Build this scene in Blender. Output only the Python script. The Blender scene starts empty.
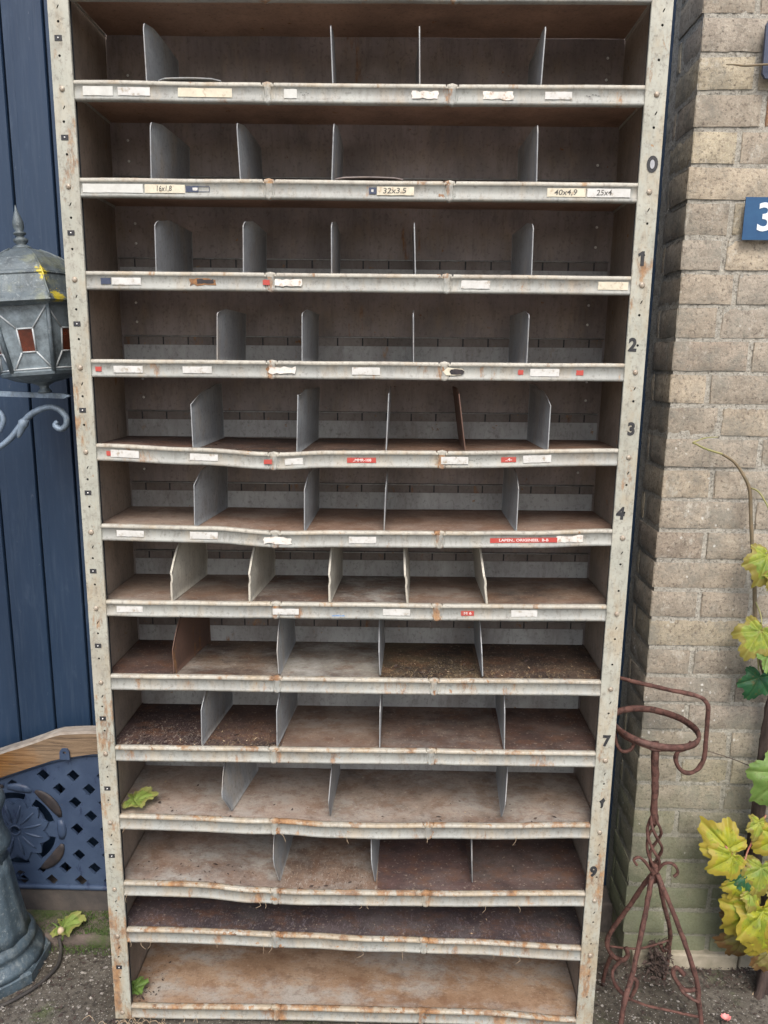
import bpy, math, random
from mathutils import Vector, Matrix, noise
random.seed(7)
R = math.radians
H = 1.37                      # height of the eye above the paving; all z below are given relative to it
scene = bpy.context.scene
COL = scene.collection
def P(x, y, z): return Vector((x, y, z + H))

SHELVES= [[[-0.4685, 0.4478], [-0.148, 0.4454], [0.1552, 0.445], [0.4651, 0.4455]], [[-0.4667, 0.2974], [0.469, 0.2971]], [[-0.4665, 0.1472], [0.4673, 0.1486]], [[-0.4696, -0.0019], [0.4694, 0.0028]], [[-0.4682, -0.1507], [-0.2874, -0.1552], [-0.1462, -0.1621], [-0.0468, -0.157], [0.1512, -0.1545], [0.4679, -0.1454]], [[-0.4683, -0.2982], [-0.263, -0.3], [-0.1466, -0.3074], [-0.0359, -0.3036], [0.1424, -0.3024], [0.3051, -0.2986], [0.4684, -0.2922]], [[-0.4681, -0.4447], [-0.2676, -0.4438], [0.1459, -0.4404], [0.4671, -0.4365]], [[-0.4698, -0.5933], [0.4663, -0.5855]], [[-0.4717, -0.7422], [0.4681, -0.7331]], [[-0.4735, -0.8914], [-0.3161, -0.8927], [-0.1878, -0.896], [-0.0477, -0.9012], [0.2509, -0.8946], [0.4673, -0.8871]], [[-0.4776, -1.042], [-0.3216, -1.0428], [-0.1908, -1.0523], [-0.1561, -1.055], [0.1433, -1.0496], [0.4688, -1.0403]], [[-0.4775, -1.1513], [-0.3494, -1.1506], [-0.0894, -1.1553], [0.0449, -1.1596], [0.261, -1.1606], [0.4671, -1.1671]], [[-0.4799, -1.3358], [-0.0905, -1.3303], [0.2674, -1.3292], [0.4669, -1.3404]]]
DIVIDERS= [(1, -0.3494, -0.3509, 0.0856, -0.3458), (1, -0.0412, -0.0447, 0.0847, -0.0491), (1, 0.1018, 0.0994, 0.0837, 0.1002), (1, 0.2997, 0.3026, 0.0824, 0.3037), (2, -0.3494, -0.347, 0.0852, -0.3345), (2, -0.1975, -0.2014, 0.0832, -0.1905), (2, -0.0436, -0.0405, 0.0821, -0.0421), (2, 0.3008, 0.2985, 0.0825, 0.2972), (3, -0.348, -0.3467, 0.0835, -0.3343), (3, -0.1964, -0.195, 0.0823, -0.1894), (3, -0.0437, -0.044, 0.0819, -0.0438), (3, 0.1009, 0.0972, 0.0814, 0.1017), (3, 0.2998, 0.299, 0.0817, 0.2914), (4, -0.2466, -0.2441, 0.0815, -0.2339), (4, -0.0961, -0.0954, 0.0825, -0.0875), (4, 0.1006, 0.0983, 0.0837, 0.1018), (4, 0.299, 0.2992, 0.0824, 0.2934), (5, -0.295, -0.2963, 0.0837, -0.2815), (5, -0.1071, -0.1036, 0.1135, -0.0882), (5, 0.0541, 0.0579, 0.1148, 0.0543), (5, 0.1975, 0.1809, 0.1139, 0.2002), (5, 0.3444, 0.3449, 0.0866, 0.338), (6, -0.2974, -0.2959, 0.0793, -0.278), (6, -0.0943, -0.0936, 0.0884, -0.0872), (6, 0.0524, 0.0548, 0.0974, 0.0522), (6, 0.2952, 0.2956, 0.0879, 0.2935), (7, -0.3461, -0.3455, 0.0564, -0.3267), (7, -0.1987, -0.1986, 0.0562, -0.1825), (7, -0.048, -0.049, 0.0578, -0.0387), (7, 0.0984, 0.0925, 0.0592, 0.1045), (7, 0.2474, 0.2389, 0.0603, 0.2452), (8, -0.348, -0.3491, 0.0506, -0.3231), (8, -0.1454, -0.1485, 0.0505, -0.1385), (8, 0.049, 0.0459, 0.0529, 0.0539), (8, 0.2451, 0.2411, 0.0554, 0.2481), (9, -0.2994, -0.298, 0.0852, -0.2795), (9, -0.1515, -0.1512, 0.0842, -0.1367), (9, 0.0496, 0.0492, 0.0868, 0.0506), (9, 0.2926, 0.2897, 0.0857, 0.2996), (10, -0.2532, -0.2648, 0.0469, -0.2199), (10, -0.0502, -0.0497, 0.0565, -0.0423), (10, 0.2947, 0.2982, 0.053, 0.3052), (11, -0.1551, -0.1633, 0.0692, -0.1444), (11, 0.0429, 0.036, 0.0666, 0.0509), (11, 0.2419, 0.2382, 0.0675, 0.2542)]
STICKERS= [(1, -0.4523, -0.4026, 'faded'), (1, -0.3944, -0.3414, 'paper'), (1, -0.2952, -0.2062, 'cream'), (1, -0.1207, -0.0994, 'faded'), (1, -0.0944, -0.0797, 'mark'), (1, 0.089, 0.1314, 'worn'), (1, 0.2048, 0.2535, 'worn'), (1, 0.3055, 0.3493, 'paper'), (1, 0.3704, 0.3947, 'mark'), (2, -0.4624, -0.3606, 'faded'), (2, -0.3573, -0.2896, 't1'), (2, -0.2879, -0.244, 'navy'), (2, 0.02, 0.0326, 'navy2'), (2, 0.0334, 0.0953, 't2'), (2, 0.317, 0.3817, 't3'), (2, 0.3834, 0.4547, 't4'), (3, -0.4411, -0.4238, 'navy2'), (3, -0.422, -0.3717, 'paper'), (3, -0.2869, -0.242, 'scab'), (3, -0.1609, -0.1488, 'red'), (3, -0.1402, -0.0937, 'worn'), (3, 0.1788, 0.2282, 'paper'), (3, 0.4119, 0.4628, 'cream'), (4, -0.4593, -0.4486, 'red'), (4, -0.4273, -0.3758, 'paper'), (4, -0.305, -0.2537, 'paper'), (4, -0.1531, -0.1056, 'worn'), (4, -0.0071, 0.042, 'paper'), (4, 0.1557, 0.1906, 'oval'), (4, 0.283, 0.2917, 'red'), (4, 0.3039, 0.3543, 'paper'), (4, 0.3839, 0.396, 'red'), (5, -0.4487, -0.4414, 'red'), (5, -0.4414, -0.3906, 'paper'), (5, -0.2984, -0.2478, 'paper'), (5, -0.1649, -0.1505, 'red'), (5, -0.127, -0.0946, 'paper'), (5, -0.0154, 0.0366, 'redtext'), (5, 0.153, 0.2013, 'paper'), (5, 0.2021, 0.2226, 'mark'), (5, 0.26, 0.2868, 'redt'), (5, 0.2992, 0.349, 'paper'), (6, -0.439, -0.3889, 'paper'), (6, -0.3039, -0.2522, 'paper'), (6, -0.1676, -0.1179, 'worn'), (6, -0.0113, 0.0382, 'paper'), (6, 0.2464, 0.3682, 'redlong'), (6, 0.3681, 0.4152, 'worn'), (7, -0.4473, -0.3981, 'paper'), (7, -0.1532, -0.1044, 'paper'), (7, -0.0426, -0.0182, 'bluesmear'), (7, 0.0528, 0.1032, 'paper'), (7, 0.1982, 0.2223, 'redt2'), (7, 0.2911, 0.3392, 'paper')]

# ------------------------------------------------------------------ node helpers
class NT:
    def __init__(s, name):
        s.m = bpy.data.materials.new(name); s.m.use_nodes = True
        s.t = s.m.node_tree; s.t.nodes.clear()
        s.out = s.t.nodes.new('ShaderNodeOutputMaterial')
        s.b = s.t.nodes.new('ShaderNodeBsdfPrincipled')
        s.t.links.new(s.b.outputs[0], s.out.inputs[0])
        g = s.t.nodes.new('ShaderNodeNewGeometry'); s.pos = g.outputs['Position']; s.nrm = g.outputs['Normal']
    def link(s, a, b): s.t.links.new(a, b)
    def val(s, inp, v):
        if isinstance(v, bpy.types.NodeSocket): s.link(v, inp)
        elif isinstance(v, (tuple, list)) and len(v) == 3 and inp.type == 'RGBA': inp.default_value = (*v, 1)
        else: inp.default_value = v
    def mapv(s, scale=(1, 1, 1), loc=(0, 0, 0), vec=None):
        n = s.t.nodes.new('ShaderNodeMapping'); s.link(vec or s.pos, n.inputs[0])
        n.inputs['Scale'].default_value = scale; n.inputs['Location'].default_value = loc
        return n.outputs[0]
    def noise(s, scale, detail=4, rough=.6, vec=None, dist=0):
        n = s.t.nodes.new('ShaderNodeTexNoise'); s.link(vec or s.pos, n.inputs['Vector'])
        n.inputs['Scale'].default_value = scale; n.inputs['Detail'].default_value = detail
        n.inputs['Roughness'].default_value = rough; n.inputs['Distortion'].default_value = dist
        return n.outputs['Fac']
    def vor(s, scale, vec=None, out='Distance'):
        n = s.t.nodes.new('ShaderNodeTexVoronoi'); s.link(vec or s.pos, n.inputs['Vector'])
        n.inputs['Scale'].default_value = scale
        return n.outputs[out]
    def ramp(s, f, stops):
        n = s.t.nodes.new('ShaderNodeValToRGB'); s.link(f, n.inputs[0])
        e = n.color_ramp.elements
        while len(e) < len(stops): e.new(.5)
        for i, (p, c) in enumerate(stops):
            e[i].position = p; e[i].color = (c, c, c, 1) if not isinstance(c, tuple) else (*c, 1)
        return n.outputs[0]
    def mix(s, f, a, b, mode='MIX'):
        n = s.t.nodes.new('ShaderNodeMix'); n.data_type = 'RGBA'; n.blend_type = mode
        s.val(n.inputs[0], f); s.val(n.inputs[6], a); s.val(n.inputs[7], b)
        return n.outputs[2]
    def math(s, op, a, b=0., c=None, clamp=False):
        n = s.t.nodes.new('ShaderNodeMath'); n.operation = op; n.use_clamp = clamp
        s.val(n.inputs[0], a); s.val(n.inputs[1], b)
        if c is not None: s.val(n.inputs[2], c)
        return n.outputs[0]
    def sep(s, vec=None):
        n = s.t.nodes.new('ShaderNodeSeparateXYZ'); s.link(vec or s.pos, n.inputs[0]); return n.outputs
    def attr(s, name):
        n = s.t.nodes.new('ShaderNodeAttribute'); n.attribute_name = name; return n
    def bump(s, h, strength=.3, dist=.002, prev=None):
        n = s.t.nodes.new('ShaderNodeBump'); s.link(h, n.inputs['Height'])
        n.inputs['Strength'].default_value = strength; n.inputs['Distance'].default_value = dist
        if prev: s.link(prev, n.inputs['Normal'])
        s.link(n.outputs[0], s.b.inputs['Normal']); return n.outputs[0]
    def fin(s, color, rough=.6, metal=0., spec=.4):
        s.val(s.b.inputs['Base Color'], color); s.val(s.b.inputs['Roughness'], rough)
        s.val(s.b.inputs['Metallic'], metal); s.b.inputs['Specular IOR Level'].default_value = spec
        return s.m

def painted(name, paint, paint2, rust=.56, dirt=.5, dirtcol=(.10, .07, .05), streak=1., seed=0., lowmore=0., rough=.5, speck=.62, stain=None, tan=0., notch=False, contrast=1.):
    """old enamel on sheet steel: two paint tones, grime, rust blooms, chips"""
    n = NT(name)
    v = n.mapv((1, 1, 1), (seed, seed * 1.7, seed * .6))
    vs = n.mapv((1.6, 1.6, .55 * streak), (seed, 0, seed))
    c = n.mix(n.ramp(n.noise(9, 5, .6, v), [(.35, 0.), (.65, 1.)]), paint, paint2)
    g = n.ramp(n.noise(5, 7, .68, vs), [(dirt - .08, 0.), (dirt + .22, 1.)])
    c = n.mix(n.math('MULTIPLY', g, .75), c, dirtcol)
    if tan:
        tz = n.noise(13, 7, .7, n.mapv((1.5, 1.5, .6), (seed + 5, 1, 2)))
        if lowmore: tz = n.math('ADD', tz, n.math('MULTIPLY', n.math('SUBTRACT', 1.1, n.sep()[2], clamp=True), lowmore))
        c = n.mix(n.math('MULTIPLY', n.ramp(tz, [(.50, 0.), (.66, 1.)]), tan), c, n.mix(n.noise(50, 4, .7), (.38, .25, .12), (.33, .28, .19)))
        c = n.mix(n.math('MULTIPLY', n.ramp(n.noise(24, 7, .75, n.mapv((1, 1, 1.4), (seed, 8, 2))), [(.52, 0.), (.68, .7)]), tan), c, (.16, .135, .11))
    fine = n.noise(160, 3, .6, v)
    c = n.mix(n.ramp(fine, [(.56, 0.), (.70, .55)]), c, n.mix(.65, c, (.05, .035, .03)))
    c = n.mix(n.ramp(n.noise(75, 5, .75, vs), [(.50, 0.), (.68, .5)]), c, n.mix(.6, c, (.07, .05, .04)))
    f1 = n.noise(11, 9, .72, vs); f2 = n.noise(48, 5, .7, v)
    if lowmore:
        z = n.sep()[2]
        lo = n.math('MULTIPLY', n.math('SUBTRACT', 1.0, z, clamp=True), lowmore)
        f1 = n.math('ADD', f1, lo); f2 = n.math('ADD', f2, n.math('MULTIPLY', lo, .85))
    if notch:
        x = n.sep()[0]
        for xn in (-.149, .152):
            k = n.math('SUBTRACT', 1., n.math('DIVIDE', n.math('ABSOLUTE', n.math('SUBTRACT', x, xn)), .016), clamp=True)
            f1 = n.math('ADD', f1, n.math('MULTIPLY', k, .10)); f2 = n.math('ADD', f2, n.math('MULTIPLY', k, .12))
    m1 = n.ramp(f1, [(rust, 0.), (rust + .05, .75), (rust + .12, 1.)])
    m2 = n.ramp(f2, [(speck + .03, 0.), (speck + .07, 1.)])
    m = n.math('MAXIMUM', m1, m2)
    rc = n.ramp(n.noise(70, 5, .7, v), [(.3, (.07, .034, .02)), (.5, (.25, .115, .04)), (.7, (.42, .24, .10))])
    c = n.mix(n.math('MULTIPLY', m, .85), c, rc)
    if stain: c = n.mix(n.math('MULTIPLY', n.ramp(n.noise(3.2, 4, .5, v), [(.42, 0.), (.6, 1.)]), stain[1]), c, stain[0])
    rr = n.math('MULTIPLY_ADD', m, .35, rough)
    h = n.math('ADD', n.math('MULTIPLY', m, -1.), n.math('MULTIPLY', fine, .5))
    n.bump(h, .35, .0008)
    return n.fin(c, rr, 0., .4)

def simple(name, col, col2=None, scale=30, rough=.6, bump=.2, dist=.001, metal=0., detail=5, stretch=(1, 1, 1)):
    n = NT(name); v = n.mapv(stretch)
    f = n.noise(scale, detail, .65, v)
    c = n.mix(n.ramp(f, [(.35, 0.), (.65, 1.)]), col, col2 or col)
    if bump: n.bump(n.noise(scale * 3, 4, .6, v), bump, dist)
    return n.fin(c, rough, metal)

M = {}
M['post'] = painted('post_paint', (.42, .42, .36), (.34, .35, .30), tan=.5, rust=.565, dirt=.62, dirtcol=(.20, .15, .10), lowmore=.05, seed=1.3, speck=.64)
M['lip'] = painted('lip_paint', (.315, .325, .30), (.245, .255, .24), tan=.38, notch=True, rust=.60, dirt=.60, dirtcol=(.20, .16, .12), seed=3.1, lowmore=.06, speck=.65)
M['rim'] = painted('rim_paint', (.44, .425, .365), (.35, .34, .295), tan=.55, notch=True, rust=.585, dirt=.60, dirtcol=(.24, .18, .13), seed=5.7, lowmore=.10, speck=.62)
M['under'] = painted('shelf_underside', (.40, .255, .18), (.29, .185, .135), rust=.66, dirt=.55, dirtcol=(.09, .06, .045), seed=2.2, rough=.6)
M['side'] = painted('side_sheet', (.33, .265, .21), (.23, .19, .155), rust=.63, dirt=.55, dirtcol=(.085, .06, .045), seed=4.4, rough=.6)
M['back'] = painted('back_sheet', (.33, .28, .265), (.20, .17, .165), rust=.64, tan=.25, dirt=.55, dirtcol=(.10, .085, .08), seed=6.4, rough=.55, streak=.5)
M['rail'] = painted('rail_paint', (.42, .43, .42), (.31, .31, .305), rust=.65, dirt=.56, dirtcol=(.12, .09, .075), seed=8.4, rough=.55)
M['railtop'] = painted('rail_hem', (.23, .205, .19), (.13, .11, .10), rust=.60, dirt=.5, dirtcol=(.09, .06, .045), seed=9.4, rough=.55)
M['div'] = painted('divider_paint', (.315, .335, .345), (.235, .25, .26), rust=.68, tan=.3, dirt=.60, dirtcol=(.13, .12, .115), seed=10.4, rough=.5, speck=.7)
M['divcream'] = painted('divider_cream', (.47, .45, .38), (.40, .385, .33), rust=.69, dirt=.6, dirtcol=(.22, .18, .13), seed=11.4, rough=.5, speck=.7)
M['divrust'] = painted('divider_rust', (.15, .085, .062), (.10, .058, .042), rust=.60, dirt=.5, dirtcol=(.12, .07, .05), seed=12.4, rough=.7)
# grime, and in places painted shade, in the tone of each bay's tray: (right end of the bay, base, second tone, pale patch amount, light flakes)
BR = ((.2, .15, .12), (.13, .10, .08), .2, 0)
DK = ((.085, .06, .048), (.035, .026, .022), 0., 0)
RD = ((.12, .072, .058), (.055, .036, .032), .12, 0)
MID = ((.21, .155, .12), (.11, .08, .062), .35, 0)
PALE = ((.30, .235, .185), (.21, .16, .13), .6, 0)
TRAY = {5: [(-.295, RD), (-.10, ((.09, .06, .05), (.03, .025, .022), 0., 0)), (.054, ((.13, .085, .065), (.05, .036, .03), 0., 0)), (.5, ((.19, .12, .085), (.13, .085, .06), .1, 0))],
        6: [(-.297, PALE[:2] + (.15, 0)), (.5, ((.26, .18, .135), (.17, .11, .08), .25, 0))],
        7: [(-.346, ((.25, .19, .15), (.18, .135, .105), .3, 0)), (-.199, MID), (-.048, ((.14, .10, .08), (.07, .05, .042), .5, 0)), (.098, ((.15, .115, .095), (.085, .065, .055), .7, 0)), (.247, ((.22, .165, .13), (.15, .11, .085), .3, 0)), (.5, ((.22, .16, .12), (.08, .06, .048), .2, 0))],
        8: [(-.348, RD), (-.145, ((.19, .15, .115), (.075, .055, .045), .5, 0)), (.049, ((.26, .25, .22), (.12, .10, .085), .85, 0)), (.245, ((.10, .075, .045), (.03, .023, .018), 0., 1)), (.5, ((.10, .07, .05), (.032, .023, .02), 0., 1))],  # dark tones take in the shade at the back of the bays
        9: [(-.299, ((.075, .048, .045), (.035, .024, .025), 0., 2)), (-.151, ((.10, .065, .055), (.045, .032, .03), 0., 1)), (.05, ((.22, .165, .13), (.13, .09, .07), .35, 0)), (.293, ((.18, .13, .105), (.09, .062, .052), .2, 0)), (.5, RD)],  # grime and rear shade share one colour in the dark bays
        10: [(-.25, ((.32, .265, .225), (.24, .19, .155), .65, 0)), (-.05, ((.33, .27, .225), (.24, .185, .15), .5, 0)), (.5, ((.29, .235, .19), (.15, .12, .10), .5, 0))],
        11: [(-.155, ((.29, .22, .175), (.17, .135, .115), .8, 0)), (.043, ((.22, .155, .115), (.10, .07, .055), .5, 2)), (.242, ((.11, .066, .06), (.06, .04, .04), .1, 0)), (.5, ((.115, .072, .062), (.055, .038, .036), .1, 0))],
        12: [(.5, ((.07, .052, .055), (.035, .027, .03), .1, 1))],
        13: [(.5, ((.34, .245, .17), (.25, .16, .10), .75, 0))]}
def floor_mat(i, spec, k):
    a, b, pale, fl = spec
    n = NT('shelf_tray'); o = i * 3.3 + k * 1.9
    v = n.mapv((1, 1.3, 1), (o, i * 1.1, 0))
    c = n.mix(n.ramp(n.noise(7.5, 7, .68, v), [(.38, 0.), (.60, 1.)]), a, b)
    if pale: c = n.mix(n.math('MULTIPLY', n.ramp(n.noise(8, 7, .68, n.mapv((1, 1.6, 1), (o * 2.1, 2, 1))), [(.47, 0.), (.62, 1.)]), pale), c, (.34, .335, .31))
    c = n.mix(n.math('MULTIPLY', n.ramp(n.noise(19, 7, .75, v), [(.49, 0.), (.62, 1.)]), .5), c, (.13, .062, .032))
    c = n.mix(n.ramp(n.noise(45, 6, .75, v), [(.54, 0.), (.70, .75 if a[0] < .2 else .4)]), c, (.05, .035, .03))
    c = n.mix(n.ramp(n.noise(190, 3, .7, v), [(.55, 0.), (.70, .6 if a[0] < .2 else .35)]), c, (.05, .036, .03))
    c = n.mix(n.ramp(n.noise(150, 3, .7, n.mapv((1, 1, 1), (o, 9, 9))), [(.60, 0.), (.72, .5)]), c, (.42, .36, .29))
    if fl:
        st = n.noise(105, 5, .78, n.mapv((1.6, .7, 1), (o, 0, 0)), 1.2)
        y = n.math('SUBTRACT', .16, n.sep()[1])
        st = n.math('ADD', st, n.math('MULTIPLY', y, .5))
        c = n.mix(n.ramp(st, [(.60, 0.), (.68, .8)]), c, (.24, .18, .105) if fl == 1 and i != 12 else (.32, .28, .24) if i != 12 else (.14, .12, .13))
    n.bump(n.noise(140, 6, .7, v), .7, .0015)
    return n.fin(c, .75, 0., .3)

M['bolt'] = simple('bolt_steel', (.42, .38, .31), (.25, .19, .14), 200, .45, metal=.3)
M['boltw'] = simple('bright_bolt', (.85, .85, .83), (.7, .7, .68), 200, .35)
M['black'] = simple('black_paint_and_hole_shade', (.018, .020, .024), (.04, .04, .042), 180, .6)
M['grey'] = simple('grey_sticker', (.40, .41, .43), (.30, .31, .33), 200, .6)
def paper(name, a, b, st=(.35, .25, .16), amt=.55):
    n = NT(name); f = n.noise(45, 6, .65)
    c = n.mix(n.ramp(f, [(.4, 0.), (.7, 1.)]), a, b)
    c = n.mix(n.ramp(n.noise(90, 5, .7), [(amt, 0.), (amt + .12, .8)]), c, st)
    return n.fin(c, .7, 0., .3)
M['paper'] = paper('white_paper', (.58, .58, .56), (.45, .45, .42), (.3, .24, .17), .55)
M['cream'] = paper('cream_paper', (.62, .58, .46), (.5, .46, .36), amt=.56)
M['faded'] = paper('faded_paper', (.56, .57, .54), (.47, .47, .44), amt=.64)
M['worn'] = paper('worn_paper', (.68, .66, .61), (.48, .46, .42), (.36, .2, .1), amt=.53)
M['ink'] = simple('ink', (.05, .05, .05), (.12, .115, .10), 300, .7)
M['red'] = paper('red_tape', (.42, .06, .05), (.36, .09, .07), (.3, .15, .12), .6)
M['embossed'] = simple('embossed_white', (.75, .6, .58), (.6, .45, .43), 300, .6)
M['navy'] = simple('navy_tape', (.03, .045, .085), (.05, .06, .1), 200, .45)
M['scab'] = simple('bare_rust', (.30, .15, .06), (.14, .08, .05), 120, .85, .5)
M['bluesm'] = simple('blue_smear', (.10, .22, .42), (.25, .32, .42), 160, .6)

def wall_mat():
    n = NT('blue_boards')
    v = n.mapv((1, 1, .35))
    c = n.mix(n.ramp(n.noise(5, 6, .6, v), [(.3, 0.), (.7, 1.)]), (.011, .027, .058), (.019, .041, .082))
    c = n.mix(n.ramp(n.noise(40, 5, .7, v), [(.6, 0.), (.75, .25)]), c, (.08, .11, .16))
    c = n.mix(n.ramp(n.noise(9, 7, .75, n.mapv((1.5, 1, .2), (4, 0, 0))), [(.6, 0.), (.72, .25)]), c, (.09, .12, .16))
    c = n.mix(n.ramp(n.noise(130, 4, .7, n.mapv((1, 1, .06))), [(.5, 0.), (.7, .35)]), c, (.05, .075, .115))
    c = n.mix(n.ramp(n.noise(60, 6, .8, n.mapv((1, 1, .5), (3, 0, 0))), [(.66, 0.), (.71, .5)]), c, (.14, .16, .19))
    n.bump(n.noise(120, 4, .6, n.mapv((1, 1, .08))), .35, .0015)
    return n.fin(c, .42, 0., .4)
M['boards'] = wall_mat()
M['gap'] = simple('dark_gap', (.012, .015, .022), None, 20, .9, 0)

def brick_mat():
    n = NT('brick_face')
    a = n.attr('tint'); col = a.outputs['Color']
    c = n.mix(n.ramp(n.noise(26, 8, .75), [(.35, 0.), (.65, 1.)]), n.mix(.15, col, (.5, .45, .36)), n.mix(.55, col, (.14, .12, .095)))
    c = n.mix(n.ramp(n.noise(210, 3, .7, n.mapv((1, 1, 1), (2, 2, 2))), [(.55, 0.), (.70, .45)]), c, (.55, .51, .43))
    c = n.mix(n.ramp(n.noise(150, 4, .7), [(.52, 0.), (.66, .75)]), c, (.10, .08, .065))
    c = n.mix(n.ramp(n.noise(12, 7, .75, n.mapv((1, 1, 1), (5, 5, 5))), [(.48, 0.), (.64, .75)]), c, (.22, .215, .185))
    c = n.mix(n.ramp(n.noise(20, 7, .8, n.mapv((1, 1, .7), (1, 7, 3))), [(.58, 0.), (.66, .6)]), c, (.50, .48, .42))
    z = n.sep()[2]
    alg = n.math('MULTIPLY', n.math('SUBTRACT', .75, z, clamp=True), 1.5, clamp=True)
    c = n.mix(n.math('MULTIPLY', n.ramp(n.math('MULTIPLY', alg, n.noise(8, 5, .6)), [(.08, 0.), (.42, 1.)]), .75), c, (.14, .17, .095))
    mid = n.math('SUBTRACT', 1.1, n.math('ABSOLUTE', n.math('SUBTRACT', z, .75)), clamp=True)
    sp = n.math('ADD', n.vor(50, n.mapv((1, 1, .8), (.3, 0, 0))), n.math('MULTIPLY', n.math('SUBTRACT', n.noise(90, 4, .8), .42), .55))
    spm = n.math('MULTIPLY', n.ramp(sp, [(.10, 1.), (.17, 0.)]), n.ramp(n.noise(9, 4, .7), [(.48, 0.), (.56, 1.)]))
    c = n.mix(n.math('MULTIPLY', spm, n.math('MULTIPLY', mid, .9)), c, (.66, .66, .62))
    b = n.bump(n.noise(70, 8, .8), .9, .004)
    n.bump(n.noise(260, 3, .7), .6, .0015, b)
    return n.fin(c, .9, 0., .2)
M['brick'] = brick_mat()
def mortar_mat():
    n = NT('mortar')
    c = n.mix(n.ramp(n.noise(60, 6, .7), [(.3, 0.), (.7, 1.)]), (.50, .48, .42), (.28, .265, .225))
    c = n.mix(n.ramp(n.vor(150), [(.05, .8), (.25, 0.)]), c, (.55, .54, .5))
    c = n.mix(n.ramp(n.noise(200, 4, .7), [(.52, 0.), (.66, .8)]), c, (.09, .08, .07))
    z = n.sep()[2]
    alg = n.math('MULTIPLY', n.math('SUBTRACT', .8, z, clamp=True), 1.2, clamp=True)
    c = n.mix(n.math('MULTIPLY', alg, .6), c, (.12, .135, .085))
    n.bump(n.noise(110, 6, .75), .9, .006)
    return n.fin(c, .95, 0., .2)
M['mortar'] = mortar_mat()
M['plinth'] = simple('pale_stone', (.36, .32, .25), (.24, .22, .16), 22, .9, .5, .003)
M['darkplinth'] = simple('dark_plinth', (.10, .085, .075), (.055, .05, .048), 18, .9, .5, .004)

def ground_mat():
    n = NT('old_paving')
    c = n.mix(n.ramp(n.noise(7, 8, .7), [(.3, 0.), (.7, 1.)]), (.075, .066, .055), (.155, .142, .12))
    c = n.mix(n.ramp(n.noise(2.4, 5, .6), [(.42, 0.), (.6, .7)]), c, (.055, .048, .036))
    c = n.mix(n.ramp(n.vor(170, None, 'Distance'), [(.08, .85), (.22, 0.)]), c, (.44, .43, .39))
    c = n.mix(n.ramp(n.noise(90, 5, .7), [(.50, 0.), (.62, .8)]), c, (.032, .027, .023))
    c = n.mix(n.math('MULTIPLY', n.ramp(n.noise(5, 6, .7, n.mapv((1, 1, 1), (3, 1, 0))), [(.55, 0.), (.68, 1.)]), .6), c, (.07, .10, .03))
    far = n.ramp(n.math('MULTIPLY', n.sep()[1], -.5), [(.35, 0.), (.5, 1.)])      # unseen ground further out, added pale to bounce light under the shelves
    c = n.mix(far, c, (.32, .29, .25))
    b = n.bump(n.noise(45, 7, .7), .6, .008)
    n.bump(n.noise(260, 4, .7), .6, .002, b)
    return n.fin(c, .92, 0., .25)
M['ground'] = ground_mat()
def kerb_mat():
    n = NT('mossy_kerb')
    c = n.mix(n.ramp(n.noise(20, 7, .7), [(.3, 0.), (.7, 1.)]), (.085, .07, .06), (.16, .13, .115))
    c = n.mix(n.ramp(n.noise(9, 7, .7, n.mapv((1, 1, 1), (1.5, 0, 0))), [(.46, 0.), (.60, .8)]), c, (.055, .085, .025))
    n.bump(n.noise(70, 7, .75), .8, .006)
    return n.fin(c, .95, 0., .2)
M['kerb'] = kerb_mat()
M['moss'] = simple('moss', (.07, .13, .02), (.035, .065, .018), 60, .9, .6, .003)
def iron_mat():
    n = NT('blue_cast_iron')
    c = n.mix(n.ramp(n.noise(14, 6, .65), [(.3, 0.), (.7, 1.)]), (.026, .045, .090), (.050, .078, .135))
    c = n.mix(n.ramp(n.noise(26, 6, .75, n.mapv((1.4, 1, .6), (2, 0, 0))), [(.585, 0.), (.61, 1.)]), c, (.018, .03, .07))
    c = n.mix(n.ramp(n.noise(12, 6, .75, n.mapv((1, 1, 1), (9, 0, 0))), [(.64, 0.), (.74, .5)]), c, (.14, .10, .075))
    n.bump(n.noise(60, 5, .6), .4, .002)
    return n.fin(c, .5, .0, .5)
M['iron'] = iron_mat()
M['ironworn_shade'] = simple('worn_iron_and_recess_shade', (.016, .016, .02), (.045, .036, .034), 40, .6, .4, .002)
def wood_mat():
    n = NT('bench_wood')
    x = n.sep()[0]
    g = n.ramp(n.noise(26, 7, .7, n.mapv((.3, 1, 5), (0, 0, 0)), 1.2), [(.35, 0.), (.65, 1.)])
    varn = n.mix(g, (.17, .07, .016), (.32, .155, .038))
    grey = n.mix(g, (.10, .07, .046), (.27, .19, .12))
    k = n.math('ADD', n.math('MULTIPLY', n.math('ADD', x, .80), 5.), n.noise(7, 5, .6), clamp=True)
    k = n.ramp(k, [(.32, 0.), (.72, 1.)])
    c = n.mix(k, varn, grey)
    c = n.mix(n.ramp(n.noise(60, 5, .7, n.mapv((.4, 1, 2))), [(.6, 0.), (.7, .8)]), c, (.09, .06, .045))
    n.bump(g, .4, .003)
    return n.fin(c, .6, 0., .35)
M['wood'] = wood_mat()
M['woodedge'] = simple('weathered_edge', (.34, .31, .27), (.20, .17, .14), 60, .8, .4, .002, stretch=(.4, 1, 1))
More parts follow.
